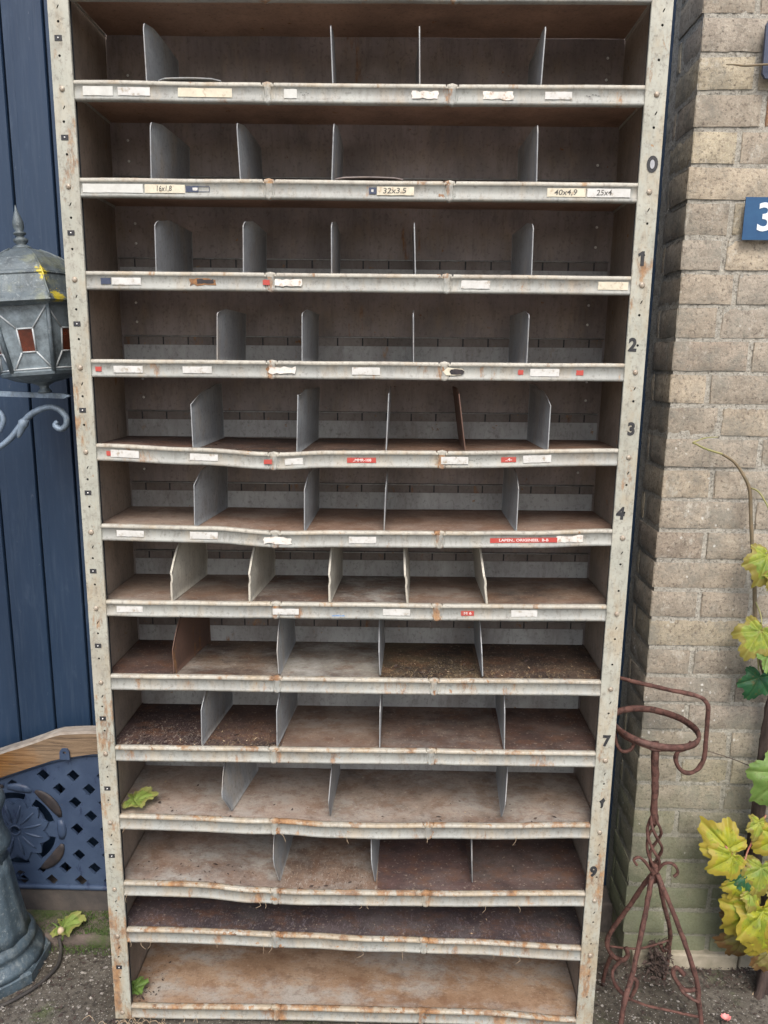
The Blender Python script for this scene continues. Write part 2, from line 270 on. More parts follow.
def zinc(name, a, b, lich=0.):
    n = NT(name)
    c = n.mix(n.ramp(n.noise(22, 6, .65), [(.3, 0.), (.7, 1.)]), a, b)
    c = n.mix(n.ramp(n.noise(15, 8, .75, n.mapv((1, 1, .5), (4, 3, 0))), [(.56, 0.), (.68, .6)]), c, (.27, .30, .30))
    c = n.mix(n.ramp(n.noise(60, 5, .7), [(.6, 0.), (.7, .5)]), c, (.05, .06, .06))
    if lich:
        c = n.mix(n.math('MULTIPLY', n.ramp(n.noise(16, 6, .7, n.mapv((1, 1, 1), (6, 3, 2))), [(.52, 0.), (.62, 1.)]), lich), c, (.17, .185, .12))
        ps = []
        for (x, y, z, r) in ((-.580, .09, .160, .022), (-.553, .10, .118, .022), (-.566, .10, .112, .018)):
            d = n.t.nodes.new('ShaderNodeVectorMath'); d.operation = 'DISTANCE'
            n.link(n.pos, d.inputs[0]); d.inputs[1].default_value = (x, y, z + H)
            e = n.math('ADD', n.math('DIVIDE', d.outputs['Value'], r), n.math('MULTIPLY', n.noise(170, 5, .8), 2.6))
            ps.append(n.ramp(e, [(.93, 1.), (1., 0.)]) if False else n.math('LESS_THAN', e, 1.98))
        m = n.math('MAXIMUM', n.math('MAXIMUM', ps[0], ps[1]), ps[2])
        c = n.mix(m, c, (.50, .41, .03))
    c = n.mix(n.ramp(n.noise(34, 7, .78, n.mapv((1, 1, .5), (1, 1, 0))), [(.47, 0.), (.62, .6)]), c, (.035, .045, .05))
    c = n.mix(n.ramp(n.noise(120, 4, .7), [(.56, 0.), (.68, .5)]), c, (.30, .34, .35))
    n.bump(n.noise(110, 7, .75), .8, .002)
    return n.fin(c, .48, .2, .5)
M['zinc'] = zinc('grey_cast_metal', (.095, .135, .165), (.06, .09, .115))
M['roof'] = zinc('lantern_roof', (.12, .15, .165), (.09, .115, .13), .7)
M['frame'] = zinc('lantern_frame', (.15, .19, .215), (.095, .125, .15))
M['arm'] = zinc('bracket_paint', (.23, .30, .38), (.16, .22, .30))
def glass(name, col, rough=.25, spec=.6):
    n = NT(name)
    c = n.mix(n.ramp(n.noise(22, 5, .7), [(.35, 0.), (.65, 1.)]), tuple(min(1, v * 1.15) for v in col), tuple(v * .35 for v in col))  # pale and dark patches paint reflections into the glass
    n.bump(n.noise(30, 3, .5), .25, .003)
    n.fin(c, rough, 0., spec)
    n.b.inputs['Transmission Weight'].default_value = .35
    return n.m
M['glass'] = glass('glass_painted_reflections', (.33, .41, .46))
M['redglass'] = glass('red_glass', (.20, .045, .02))
M['lead'] = simple('lead_came', (.50, .54, .56), (.36, .4, .42), 120, .45, .2)
def rusty():
    n = NT('wrought_iron_rust')
    c = n.mix(n.ramp(n.noise(30, 7, .7), [(.3, 0.), (.7, 1.)]), (.07, .032, .027), (.155, .078, .062))
    c = n.mix(n.ramp(n.noise(90, 5, .7), [(.48, 0.), (.62, .85)]), c, (.04, .022, .018))
    c = n.mix(n.ramp(n.noise(16, 5, .7, n.mapv((1, 1, 1), (7, 0, 0))), [(.58, 0.), (.7, .5)]), c, (.24, .16, .14))
    n.bump(n.noise(130, 6, .75), .7, .002)
    return n.fin(c, .8, .1, .3)
M['rust'] = rusty()
M['sign'] = simple('blue_enamel', (.014, .062, .155), (.02, .08, .18), 30, .25, .05)
M['signw'] = simple('white_enamel', (.68, .76, .82), (.6, .68, .75), 60, .3, .05)
M['rubber'] = simple('black_cable', (.028, .026, .026), (.05, .045, .04), 60, .7, .3)
M['bark'] = simple('bark', (.045, .032, .028), (.085, .06, .05), 70, .9, .9, .004, stretch=(1, 1, .3))
M['stemg'] = simple('green_stem', (.22, .23, .09), (.30, .27, .12), 40, .6)
M['stembr'] = simple('brown_stem', (.20, .15, .09), (.13, .11, .07), 60, .7)
M['petiole'] = simple('red_petiole', (.38, .12, .10), (.30, .16, .10), 60, .5)
M['straw'] = simple('dry_straw', (.42, .33, .22), (.28, .2, .13), 60, .8)
M['pebble'] = simple('pebbles', (.30, .28, .25), (.12, .11, .10), 90, .9, .5)
M['pink'] = simple('pink_petal', (.62, .16, .17), (.7, .3, .28), 60, .6)
M['gold'] = simple('dry_bud', (.45, .34, .22), (.5, .42, .3), 60, .7)
def leaf_mat(name, a, b, vein, edge=None):
    n = NT(name)
    at = n.attr('vein').outputs['Fac']; rim = n.attr('rim').outputs['Fac']
    c = n.mix(n.ramp(n.noise(38, 5, .6), [(.35, 0.), (.65, 1.)]), a, b)
    c = n.mix(n.ramp(n.noise(85, 5, .7), [(.5, 0.), (.66, .6)]), c, b)
    c = n.mix(n.ramp(n.noise(150, 4, .75), [(.58, 0.), (.66, .7)]), c, (.10, .075, .025))
    c = n.mix(n.ramp(n.noise(30, 6, .75, n.mapv((1, 1, 1), (3, 1, 5))), [(.60, 0.), (.66, .8)]), c, (.17, .11, .035))
    if edge: c = n.mix(n.ramp(n.math('ADD', rim, n.math('MULTIPLY', n.noise(50, 5, .7), .5)), [(.95, 0.), (1.0, .8)]), c, edge)
    c = n.mix(n.math('MULTIPLY', at, .4), c, vein)
    n.bump(n.math('ADD', n.noise(120, 4, .6), at), .45, .0015)
    n.fin(c, .5, 0., .35)
    # thin leaf tissue lets some light through
    tr = n.t.nodes.new('ShaderNodeBsdfTranslucent'); mx = n.t.nodes.new('ShaderNodeMixShader')
    n.link(c, tr.inputs[0]); mx.inputs[0].default_value = .25
    n.link(n.b.outputs[0], mx.inputs[1]); n.link(tr.outputs[0], mx.inputs[2]); n.link(mx.outputs[0], n.out.inputs[0])
    return n.m
M['lyellow'] = leaf_mat('yellow_leaf', (.38, .365, .025), (.19, .25, .028), (.32, .37, .05), (.34, .26, .04))
M['lyg'] = leaf_mat('yellow_green_leaf', (.33, .36, .05), (.15, .23, .04), (.38, .40, .12), (.22, .17, .04))
M['lgreen'] = leaf_mat('green_leaf', (.11, .20, .045), (.16, .26, .065), (.25, .34, .12))
M['ldark'] = leaf_mat('dark_green_leaf', (.018, .085, .04), (.03, .115, .045), (.10, .2, .08))
M['lbrown'] = leaf_mat('brown_leaf', (.16, .12, .04), (.22, .20, .06), (.3, .26, .12), (.14, .07, .03))
M['lpale'] = leaf_mat('pale_leaf', (.25, .34, .08), (.19, .28, .06), (.36, .42, .15), (.3, .3, .1))

# ------------------------------------------------------------------ mesh helpers
class MB:
    def __init__(s): s.v = []; s.f = []; s.mi = []; s.sm = []; s.at = None
    def add(s, vs, fs, mi=0, sm=False):
        o = len(s.v); s.v += [tuple(v) for v in vs]
        for f in fs: s.f.append(tuple(o + i for i in f)); s.mi.append(mi); s.sm.append(sm)
        return o
    def box(s, x0, x1, y0, y1, z0, z1, mi=0):
        vs = [P(x, y, z) for z in (z0, z1) for y in (y0, y1) for x in (x0, x1)]
        s.add(vs, [(0, 2, 3, 1), (4, 5, 7, 6), (0, 1, 5, 4), (2, 6, 7, 3), (0, 4, 6, 2), (1, 3, 7, 5)], mi)
    def tube(s, pts, r, n=8, mi=0, cat=4, cap=True, sm=True, flat=None, noise_=0.):
        pts = [Vector(p) for p in pts]
        rs = r if isinstance(r, (list, tuple)) else [r] * len(pts)
        if cat > 1 and len(pts) > 2:
            P_, R_ = [], []
            for i in range(len(pts) - 1):
                p0 = pts[max(i - 1, 0)]; p1 = pts[i]; p2 = pts[i + 1]; p3 = pts[min(i + 2, len(pts) - 1)]
                for k in range(cat):
                    t = k / cat
                    P_.append(.5 * ((2 * p1) + (p2 - p0) * t + (2 * p0 - 5 * p1 + 4 * p2 - p3) * t * t + (3 * p1 - p0 - 3 * p2 + p3) * t ** 3))
                    R_.append(rs[i] * (1 - t) + rs[i + 1] * t)
            P_.append(pts[-1]); R_.append(rs[-1]); pts, rs = P_, R_
        up = None; vs = []
        for i, p in enumerate(pts):
            d = (pts[min(i + 1, len(pts) - 1)] - pts[max(i - 1, 0)]).normalized()
            if up is None:
                up = Vector((0, -1, 0)) if abs(d.y) < .9 else Vector((1, 0, 0))
            up = (up - d * up.dot(d)).normalized(); sd = d.cross(up)
            for k in range(n):
                a = 2 * math.pi * (k + .5) / n
                q = rs[i]
                if noise_: q *= 1 + noise_ * noise.noise(p * 60 + Vector((k, 0, 0)))
                fx, fy = (flat or (1, 1))
                vs.append(p + sd * math.cos(a) * q * fx + up * math.sin(a) * q * fy)
        fs = []
        for i in range(len(pts) - 1):
            for k in range(n):
                a = i * n + k; b = i * n + (k + 1) % n
                fs.append((a, b, b + n, a + n))
        if cap: fs += [tuple(range(n))[::-1], tuple(range((len(pts) - 1) * n, len(pts) * n))]
        s.add([Vector(v) for v in vs], fs, mi, sm)
    def lathe(s, c, prof, n=24, mi=0, tilt=None, sm=True, flute=0, rot=0.):
        """prof: (radius, z) from bottom to top, around the point c"""
        c = Vector(c); vs = []; fs = []
        m = tilt or Matrix.Identity(3)
        for (r, z) in prof:
            for k in range(n):
                a = 2 * math.pi * k / n + rot
                q = r * (1 + (flute * math.cos(a * 12) if flute and r > .02 else 0))
                vs.append(c + m @ Vector((q * math.cos(a), q * math.sin(a), z)))
        for i in range(len(prof) - 1):
            for k in range(n):
                a = i * n + k; b = i * n + (k + 1) % n
                fs.append((a, b, b + n, a + n))
        fs += [tuple(range(n))[::-1], tuple(range((len(prof) - 1) * n, len(prof) * n))]
        s.add(vs, fs, mi, sm)
    def build(s, name, mats, parent=None, bevel=0.):
        me = bpy.data.meshes.new(name); me.from_pydata(s.v, [], s.f)
        for m in (mats if isinstance(mats, (list, tuple)) else [mats]): me.materials.append(m)
        me.polygons.foreach_set('material_index', s.mi); me.polygons.foreach_set('use_smooth', s.sm); me.update()
        return link(name, me, parent, bevel)

def link(name, me, parent=None, bevel=0.):
    o = bpy.data.objects.new(name, me); COL.objects.link(o)
    if parent: o.parent = parent; o.matrix_parent_inverse = OFF[parent.name].inverted()
    OFF[o.name] = Matrix.Identity(4) if not parent else Matrix.Identity(4)
    if bevel:
        b = o.modifiers.new('bevel', 'BEVEL'); b.width = bevel; b.segments = 2; b.limit_method = 'ANGLE'
    return o
OFF = {}
def thing(name, label, cat, loc, group=None):
    o = bpy.data.objects.new(name, None); COL.objects.link(o)
    o.location = P(*loc); o.empty_display_size = .05
    OFF[o.name] = Matrix.Translation(P(*loc))
    tag(o, label, cat, group); return o
def tag(o, label=None, cat=None, group=None, kind=None):
    if label: o['label'] = label
    if cat: o['category'] = cat
    if group: o['group'] = group
    if kind: o['kind'] = kind
    return o

def plate(outline, holes, thick):
    """flat cast / cut sheet with real holes; returns verts, faces in the x-z plane, y centred on 0"""
    cu = bpy.data.curves.new('tmp', 'CURVE'); cu.dimensions = '2D'; cu.fill_mode = 'BOTH'; cu.extrude = thick / 2
    for poly in [outline] + holes:
        sp = cu.splines.new('POLY'); sp.points.add(len(poly) - 1)
        for i, (x, z) in enumerate(poly): sp.points[i].co = (x, z, 0, 1)
        sp.use_cyclic_u = True
    ob = bpy.data.objects.new('tmp', cu); COL.objects.link(ob)
    me = bpy.data.meshes.new_from_object(ob)
    vs = [(v.co.x, v.co.z, v.co.y) for v in me.vertices]
    fs = [tuple(p.vertices)[::-1] for p in me.polygons]
    bpy.data.objects.remove(ob); bpy.data.curves.remove(cu); bpy.data.meshes.remove(me)
    return vs, fs
def circ(x, z, r, n=10): return [(x + r * math.cos(2 * math.pi * k / n), z + r * math.sin(2 * math.pi * k / n)) for k in range(n)]
def text(body, size, thick=.0002, bold=0., shear=0.):
    cu = bpy.data.curves.new('tmp', 'FONT'); cu.body = body; cu.size = size; cu.extrude = thick
    cu.offset = bold; cu.shear = shear; cu.align_x = 'CENTER'; cu.align_y = 'CENTER'; cu.resolution_u = 3
    ob = bpy.data.objects.new('tmp', cu); COL.objects.link(ob)
    me = bpy.data.meshes.new_from_object(ob)
    vs = [(v.co.x, v.co.z, v.co.y) for v in me.vertices]
    fs = [tuple(p.vertices)[::-1] for p in me.polygons]
    bpy.data.objects.remove(ob); bpy.data.curves.remove(cu); bpy.data.meshes.remove(me)
    return vs, fs
def put(mb, vf, x, y, z, mi=0, sx=1., rot=0.):
    vs, fs = vf; c, s = math.cos(rot), math.sin(rot)
    mb.add([P(x + (v[0] * c - v[2] * s) * sx, y + v[1], z + v[0] * s + v[2] * c) for v in vs], fs, mi)

# ------------------------------------------------------------------ the storage rack
RACK = thing('storage_rack', 'tall worn grey steel rack of open shelves with dividers standing against the blue wall', 'storage rack', (0, .1, -1.37))
tops = [[(-.4685, .5975), (.4651, .5965)]] + [[tuple(a) for a in s] for s in SHELVES]
def ztop(i, x):
    a = tops[i]
    if x <= a[0][0]: return a[0][1]
    for (x0, z0), (x1, z1) in zip(a, a[1:]):
        if x <= x1:
            t = (x - x0) / (x1 - x0); 
            if len(a) > 2: t = t * t * (3 - 2 * t)
            return z0 + (z1 - z0) * t
    return a[-1][1]
D_ = .204
# dents: shelf -> list of (x, width, push in y, push in z)
DENT = {5: [(-.15, .03, .002, 0.), (.1, .08, .0, 0.)], 6: [(-.15, .04, .002, 0.), (.16, .05, .003, 0.), (.40, .05, .001, 0.)],
        10: [(-.12, .05, .004, 0.), (-.03, .05, .002, 0.)], 11: [(-.16, .04, .003, 0.)], 9: [(.15, .04, .002, 0.)],
        12: [(.1, .06, .002, 0.), (.25, .05, .001, 0.)], 7: [(.15, .05, .002, -.001)], 8: [(.05, .2, 0., -.002)]}
def shelf(i):
    rnd = random.Random(i)
    nl = -.148 - (.001 * i if i > 8 else 0); nr = .1545 - (.0015 * (i - 6) if i > 6 else 0)
    xs = [-.4665 + .933 * k / 200 for k in range(201)]
    xs = [x for x in xs if abs(x - nl) > .0135 and abs(x - nr) > .0135] + [c_ + .0007 * k for c_ in (nl, nr) for k in range(-19, 20)]
    xs.sort(); N = len(xs) - 1
    prof = [(.0125, -.0045), (.0110, .0), (.0075, .0006), (.0022, .0004), (.0004, -.0010), (0., -.0040), (.0004, -.0062), (.0021, -.0070),
            (.0021, -.0160), (.0021, -.0246), (.0004, -.0254), (0., -.0275), (.0005, -.0300), (.0040, -.0305), (.0110, -.0305)]
    mb = MB(); np_ = len(prof); vs = []
    for x in xs:
        z0 = ztop(i, x); dy = dz = 0.
        for (dx, w, py, pz) in DENT.get(i, []):
            k = math.exp(-((x - dx) / w) ** 2); dy += py * k; dz += pz * k
        dz += .0007 * noise.noise(Vector((x * 9, i * 3.1, 0))); dy += .0009 * noise.noise(Vector((x * 7, i * 5.1, 4)))
        for j, (py, pz) in enumerate(prof):
            y, z = py, pz
            for xn in (nl, nr):
                a = abs(x - xn)
                if a < .012:
                    cen = -.013; hw = .0030 + .0060 * min(1., abs(pz - cen) / .013)   # half width of the embossed diamond
                    if j >= 1 and j <= 5:      # the rolled rim parts in a V
                        if a < hw: z += .0022 * (1 - a / hw) - .0006; y = max(y, .0012)
                        elif a < hw + .0018: z -= .0030; y += .0036
                    elif 6 <= j <= 9:
                        if a < hw: y = .0006 + .0016 * a / hw
                        elif a < hw + .0014: y += .0026
                    elif j <= 14 and j > 9:
                        if a < .005: z -= .0016 * (1 - a / .005); y -= .0004
                        elif a < .0075: y += .0016
            nz = .00025 * noise.noise(Vector((x * 90, j * .7, i)))
            vs.append(P(x, y + dy + nz, z0 + z + dz + nz))
    fs = []; mis = []
    for a in range(N):
        for j in range(np_ - 1):
            k = a * np_ + j; fs.append((k, k + np_, k + np_ + 1, k + 1)); mis.append(1 if j < 6 else 0)
    o = mb.add(vs, fs, 0, True)
    mb.mi = mis
    # tray, sagging with the lip
    nx, ny = 60, 8; tv = []
    for side in (0, 1):
        for a in range(nx + 1):
            x = -.481 + .962 * a / nx; xx = max(-.4665, min(.4665, x)); z0 = ztop(i, xx)
            for b in range(ny + 1):
                t = b / ny; y = .0125 + (D_ - .0012 - .0125) * t
                lin = tops[i][0][1] + (tops[i][-1][1] - tops[i][0][1]) * a / nx
                z = z0 * (1 - t * .8) + lin * t * .8 - .0045 + .0012 * noise.noise(Vector((x * 8, y * 14, i * 2.3)))
                tv.append(P(x, y, z - side * .0012))
    for side in (0, 1):
        o = side * (nx + 1) * (ny + 1); f = []
        for a in range(nx):
            for b in range(ny):
                k = o + a * (ny + 1) + b; q = (k, k + ny + 1, k + ny + 2, k + 1); f.append(q if side == 0 else q[::-1])
        if side == 0: mb.add(tv, f, 2, True)
        else:
            base = len(mb.v) - len(tv)
            for q in f: mb.f.append(tuple(base + k for k in q)); mb.mi.append(3); mb.sm.append(True)
    # folded side flanges under the tray; their pale colour paints the lit edge line
    for sx in (-1, 1):
        zl = ztop(i, sx * .4665)
        mb.box(*sorted((sx * .4818, sx * .4808)), .014, .198, zl - .011, zl - .0062, 1)
    bays = TRAY.get(i, [(.5, BR)])
    for k_ in range(len(mb.f)):
        if mb.mi[k_] == 2:
            x = sum(mb.v[q][0] for q in mb.f[k_]) / 4
            for b_, (xe, sp) in enumerate(bays):
                if x < xe: mb.mi[k_] = 10 + b_; break
    ms = [M['lip'], M['rim'], M['under'], M['under']]
    mb.mi = [4 + m_ - 10 if m_ >= 10 else m_ for m_ in mb.mi]
    s = mb.build('shelf', ms + [floor_mat(i, sp, k_) for k_, (xe, sp) in enumerate(bays)], RACK)
    # slotted rail along the back of the tray
    if i > 0:
        rb = MB(); L = ztop(i, -.4665); Rr = ztop(i, .4665)
        out = [(-.478, .0), (.478, .0), (.478, .0345), (-.478, .0345)]
        rb.add([P(v[0], .1985 + v[1], v[2] + L + (Rr - L) * (v[0] + .478) / .956 - .004) for v in plate(out, [], .001)[0]], plate(out, [], .001)[1], 0)
        holes = []
        for k in range(-9, 10):
            x = k * .05 + .0015
            holes.append([(x - .0015, .0350), (x + .0015, .0350), (x + .0015, .0505), (x - .0015, .0505)])
        out = [(-.478, .0335), (.478, .0335), (.478, .0515), (-.478, .0515)]
        vs_, fs_ = plate(out, holes, .0008)
        rb.add([P(v[0], .2003 + v[1], v[2] + L + (Rr - L) * (v[0] + .478) / .956 - .004) for v in vs_], fs_, 1)
        rb.tube([P(-.478, .1988, L + .0475), P(.478, .1988, Rr + .0475)], .0013, 6, 0, 1)
        rb.add([P(-.478, .2022, L + .030), P(.478, .2022, Rr + .030), P(.478, .2022, Rr + .049), P(-.478, .2022, L + .049)], [(0, 1, 2, 3)], 2)  # black strip stands in for the shade inside the slots
        rb.build('slotted_rail', [M['rail'], M['railtop'], M['black']], s)
    return s
shelves = [shelf(i) for i in range(14)]

# posts with their rows of punched holes
def post(sx, front=True):
    a, b = (.4668, .5005) if front else (.4860, .5005)
    xs = sorted((sx * a, sx * b)); z0, z1 = -1.366, .66
    yf = -.0005 if front else .2045
    mb = MB(); holes = []
    cx = sx * .4852
    if front:
        for i in range(0, 14):
            zb = ztop(i, sx * .4665) - .0145
            nxt = (ztop(i + 1, sx * .4665) - .0145) if i < 13 else zb - .1
            gap = zb - nxt
            for d in (.0495, .100):
                if d < gap - .012 and zb - d > z0 + .01: holes.append(circ(cx + .0008 * math.sin(i * 9 + d * 50), zb - d, .0022, 8))
            if .03 < gap and zb - .03 > z0 + .01:
                t = circ(0, 0, 1, 8); holes.append([(cx + .0012 + px * .0012 + pz * .0016, zb - .028 + pz * .0034) for px, pz in t])
        if sx < 0 or True:
            holes.append(circ(cx, .636, .0022, 8))
    n_ = 24; out = [(xs[0] + .0003 * noise.noise(Vector((0, k, sx))), z0 + (z1 - z0) * k / n_) for k in range(n_ + 1)]
    out += [(xs[1] + .0004 * noise.noise(Vector((5, k, sx))), z1 - (z1 - z0) * k / n_) for k in range(n_ + 1)]
    vs, fs = plate(out[::-1] if False else out, holes, .0016)
    mb.add([P(v[0], yf + v[1], v[2]) for v in vs], fs, 0)
    d = .034 if front else -.034
    mb.box(*sorted((sx * .4992, sx * .5008)), *sorted((yf + .0009 * (1 if front else -1), yf + d)), z0, z1)
    if front: mb.box(*sorted((sx * .4664, sx * .4676)), *sorted((yf + .0009 * (1 if front else -1), yf + d * .1)), z0, z1)
    if front: mb.box(xs[0] + .002, xs[1] - .002, .0150, .0158, z0, z1, 1)  # black sheet behind the holes paints the shade inside the post
    p = mb.build('post', [M['post'], M['black']], RACK)
    if front:
        for i in range(0, 14):
            zb = ztop(i, sx * .4665) - .0145
            if zb < z0 + .01: continue
            r = .0046 if i % 3 else .0050
            m = Matrix.Rotation(R(90), 3, 'X')
            q = MB(); q.lathe(P(cx, yf - .0008, zb), [(r * 1.02, 0), (r, .0009), (r * .85, .0021), (r * .5, .0029), (.0003, .0031)], 12, 0, m)
            q.build('bolt', M['bolt'], p)
            if sx < 0 and zb - .0745 > z0 + .02 and i != 11 and (i == 13 or zb - ztop(i + 1, -.4665) > .06):
                z = zb - .0740; q = MB()
                q.box(cx - .0068, cx + .0052, yf - .0016, yf - .0009, z - .0042, z + .0042, 0)
                q.lathe(P(cx - .0006, yf - .0017, z), [(.0013, 0), (.0011, .0012), (.0002, .0015)], 8, 1, m)
                q.build('clip', [M['black'], M['boltw']], p)
    return p
pl = post(-1); pr = post(1); post(-1, False); post(1, False)
tag(pr, 'right-hand post with stencilled numbers')
for ch, x, z, rot, ex in (('0', .4866, .3256, 0., 0), ('1', .4809, .1771, -.06, 0), ('2', .4769, .0340, -.05, 0), ('3', .4858, -.1105, 0., 0),
                     ('4', .4782, -.2621, -.05, 0), ('7', .4840, -.7070, 0., 0), ('1', .4853, -.8363, -.15, 1), ('9', .4785, -.9896, -.05, 0)):
    q = MB()
    if ch == '0':
        e = lambda a, b: [(a * math.cos(t * .3927), b * math.sin(t * .3927)) for t in range(16)]
        put(q, plate(e(.0092, .0132), [e(.0040, .0072)], .0008), x, -.0018, z, 0)
        put(q, plate(e(.0038, .0070), [], .0007), x, -.0017, z, 1)
    elif ex:
        put(q, plate([(-.002, -.009), (.002, -.010), (.003, .0), (.006, .004), (.002, .010), (-.001, .006), (-.006, .002), (-.003, -.002)], [], .0006), x, -.0017, z, 0)
    elif ch == '1':
        put(q, plate([(-.0016, -.0118), (.0044, -.0118), (.0044, .0118), (.0002, .0118), (-.0062, .0075), (-.0050, .0030), (-.0016, .0052)], [], .0006), x, -.0017, z, 0)
    else:
        put(q, text(ch, .0300, .0003, .0014), x, -.0017, z, 0, .92, rot)
    q.build('number_mark', [M['black'], M['grey']], pr)

# side and back sheets
for sx in (-1, 1):
    mb = MB(); nz = 60; vs = []
    for k in range(nz + 1):
        z = -1.36 + (2.01) * k / nz
        for b in range(9):
            y = .012 + .1925 * b / 8
            vs.append(P(sx * (.4835 + .0012 * noise.noise(Vector((y * 9, z * 5, sx)))), y, z))
    f = []
    for k in range(nz):
        for b in range(8): a = k * 9 + b; f.append((a, a + 1, a + 10, a + 9))
    mb.add(vs, f, 0, True); mb.build('side_panel', M['side'], RACK)
mb = MB(); vs = []; f = []
for k in range(81):
    z = -1.36 + 2.01 * k / 80
    for b in range(41):
        x = -.4985 + .997 * b / 40
        vs.append(P(x, .2030 + .0012 * noise.noise(Vector((x * 4, z * 6, 8))), z))
for k in range(80):
    for b in range(40): a = k * 41 + b; f.append((a, a + 1, a + 42, a + 41))
mb.add(vs, f, 0, True)
back = mb.build('back_panel', M['back'], RACK)
mr = Matrix.Rotation(R(90), 3, 'X')
for i in range(1, 9):
    for sx in (-1, 1):
        for dz in (.075, .112):
            if dz > .1 and (i + (sx > 0)) % 2 and i < 3: continue
            q = MB(); x = sx * .448 + (.004 if i % 2 else -.002); z = ztop(i, sx * .46) + dz
            q.lathe(P(x, .2005, z), [(.0027, 0), (.0023, .001), (.0004, .0016)], 8, 0, mr); q.build('bolt', M['boltw'], back)

# dividers: one mesh per kind, copied into the slots
def div_mesh(kind):
    z1, ztp, zb, yb, ych, rib = kind
    N = 26; T = .0019 if rib else .0009; mb = MB()
    cols = []
    for k in range(N + 1):
        t = (k / N) ** 1.6; y = t * .186
        if y < ych:
            u = y / ych; zt = z1 + (ztp - .008 - z1) * (math.sin(u * math.pi / 2) ** (.7 if ych < .03 else 1.))
        else: zt = ztp - .008 + .008 * min(1, (y - ych) / .04)
        zl = zb * max(0., 1 - y / yb) if zb else 0.
        cols.append((y, zl + .0005, zt))
    rows = 8; vs = []
    for side in (-1, 1):
        for (y, zl, zt) in cols:
            for r_ in range(rows + 1):
                z = zl + (zt - zl) * r_ / rows
                x = .0022 * math.sin(y / .186 * math.pi) * math.sin(z * 20)
                if rib and abs(z - .045 - (y - .02) * .0) < .009: x += .0015
                vs.append((x + side * T, y, z))
    f = []; n1 = (N + 1) * (rows + 1)
    for s_ in (0, 1):
        for a in range(N):
            for r_ in range(rows):
                k = s_ * n1 + a * (rows + 1) + r_; q = (k, k + 1, k + rows + 2, k + rows + 1); f.append(q if s_ else q[::-1])
    ring = [a * (rows + 1) for a in range(N + 1)] + [N * (rows + 1) + r_ for r_ in range(1, rows + 1)] + [a * (rows + 1) + rows for a in range(N - 1, -1, -1)] + [r_ for r_ in range(rows - 1, 0, -1)]
    for a, b in zip(ring, ring[1:] + ring[:1]): f.append((a, b, b + n1, a + n1))
    mb.add(vs, f, 0, False)
    me = bpy.data.meshes.new('divider'); me.from_pydata(mb.v, [], mb.f); me.update()
    for p_ in me.polygons: p_.use_smooth = len(p_.vertices) == 4 and abs(p_.normal.x) > .8
    return me
DM = {}
def divider(i, xb, xt, h, xk, n_in_row):
    if i <= 2: kind = (.0835, .104, 0, 1, .006, 0)
    elif i == 3: kind = (.0805, .1005, 0, 1, .022, 0)
    elif i == 4: kind = (.081, .0955, 0, 1, .006, 0)
    elif i in (5, 6): kind = ((.081, .1135, 0, 1, .10, 0) if i == 5 else (.080, .1135, 0, 1, .06, 0)) if h < .1 else (.106, .1135, 0, 1, .015, 0)
    elif i in (7,): kind = (.0565, .1135, 0, 1, .05, 1)
    elif i == 8: kind = (.052, .1135, .006, .008, .05, 0)
    elif i == 9: kind = (.078, .1135, 0, 1, .03, 0)
    elif i == 10: kind = (.052, .1135, .045, .026, .045, 0)
    else: kind = (.067, .1135, .05, .02, .035, 0)
    mat = 'divcream' if i == 7 else 'divrust' if (i == 8 and n_in_row == 0) or (i == 5 and n_in_row == 3) else 'div'
    if (kind, mat) not in DM:
        me = div_mesh(kind); me.materials.append(M[mat]); DM[(kind, mat)] = me
    o = bpy.data.objects.new('divider', DM[(kind, mat)]); COL.objects.link(o)
    o.parent = RACK; o.matrix_parent_inverse = OFF[RACK.name].inverted()
    z0 = ztop(i, xb) - .0040
    lean = math.atan2(xt - xb, max(h, .05)); lean = max(-.16, min(.16, lean))
    yaw = -math.atan2(max(-.03, min(.03, xk - xb)), .186)
    y0 = .0125 if i not in (10,) else .004
    if i >= 10: z0 += .003
    o.matrix_basis = Matrix.Translation(P(xb, y0, z0)) @ Matrix.Rotation(yaw, 4, 'Z') @ Matrix.Rotation(lean, 4, 'Y')
    if mat == 'divrust': o['label'] = 'divider gone brown with rust'
    return o
last, n_ = 0, 0
for (i, xb, xt, h, xk) in DIVIDERS:
    n_ = n_ + 1 if i == last else 0; last = i
    divider(i, xb, xt, h, xk, n_)

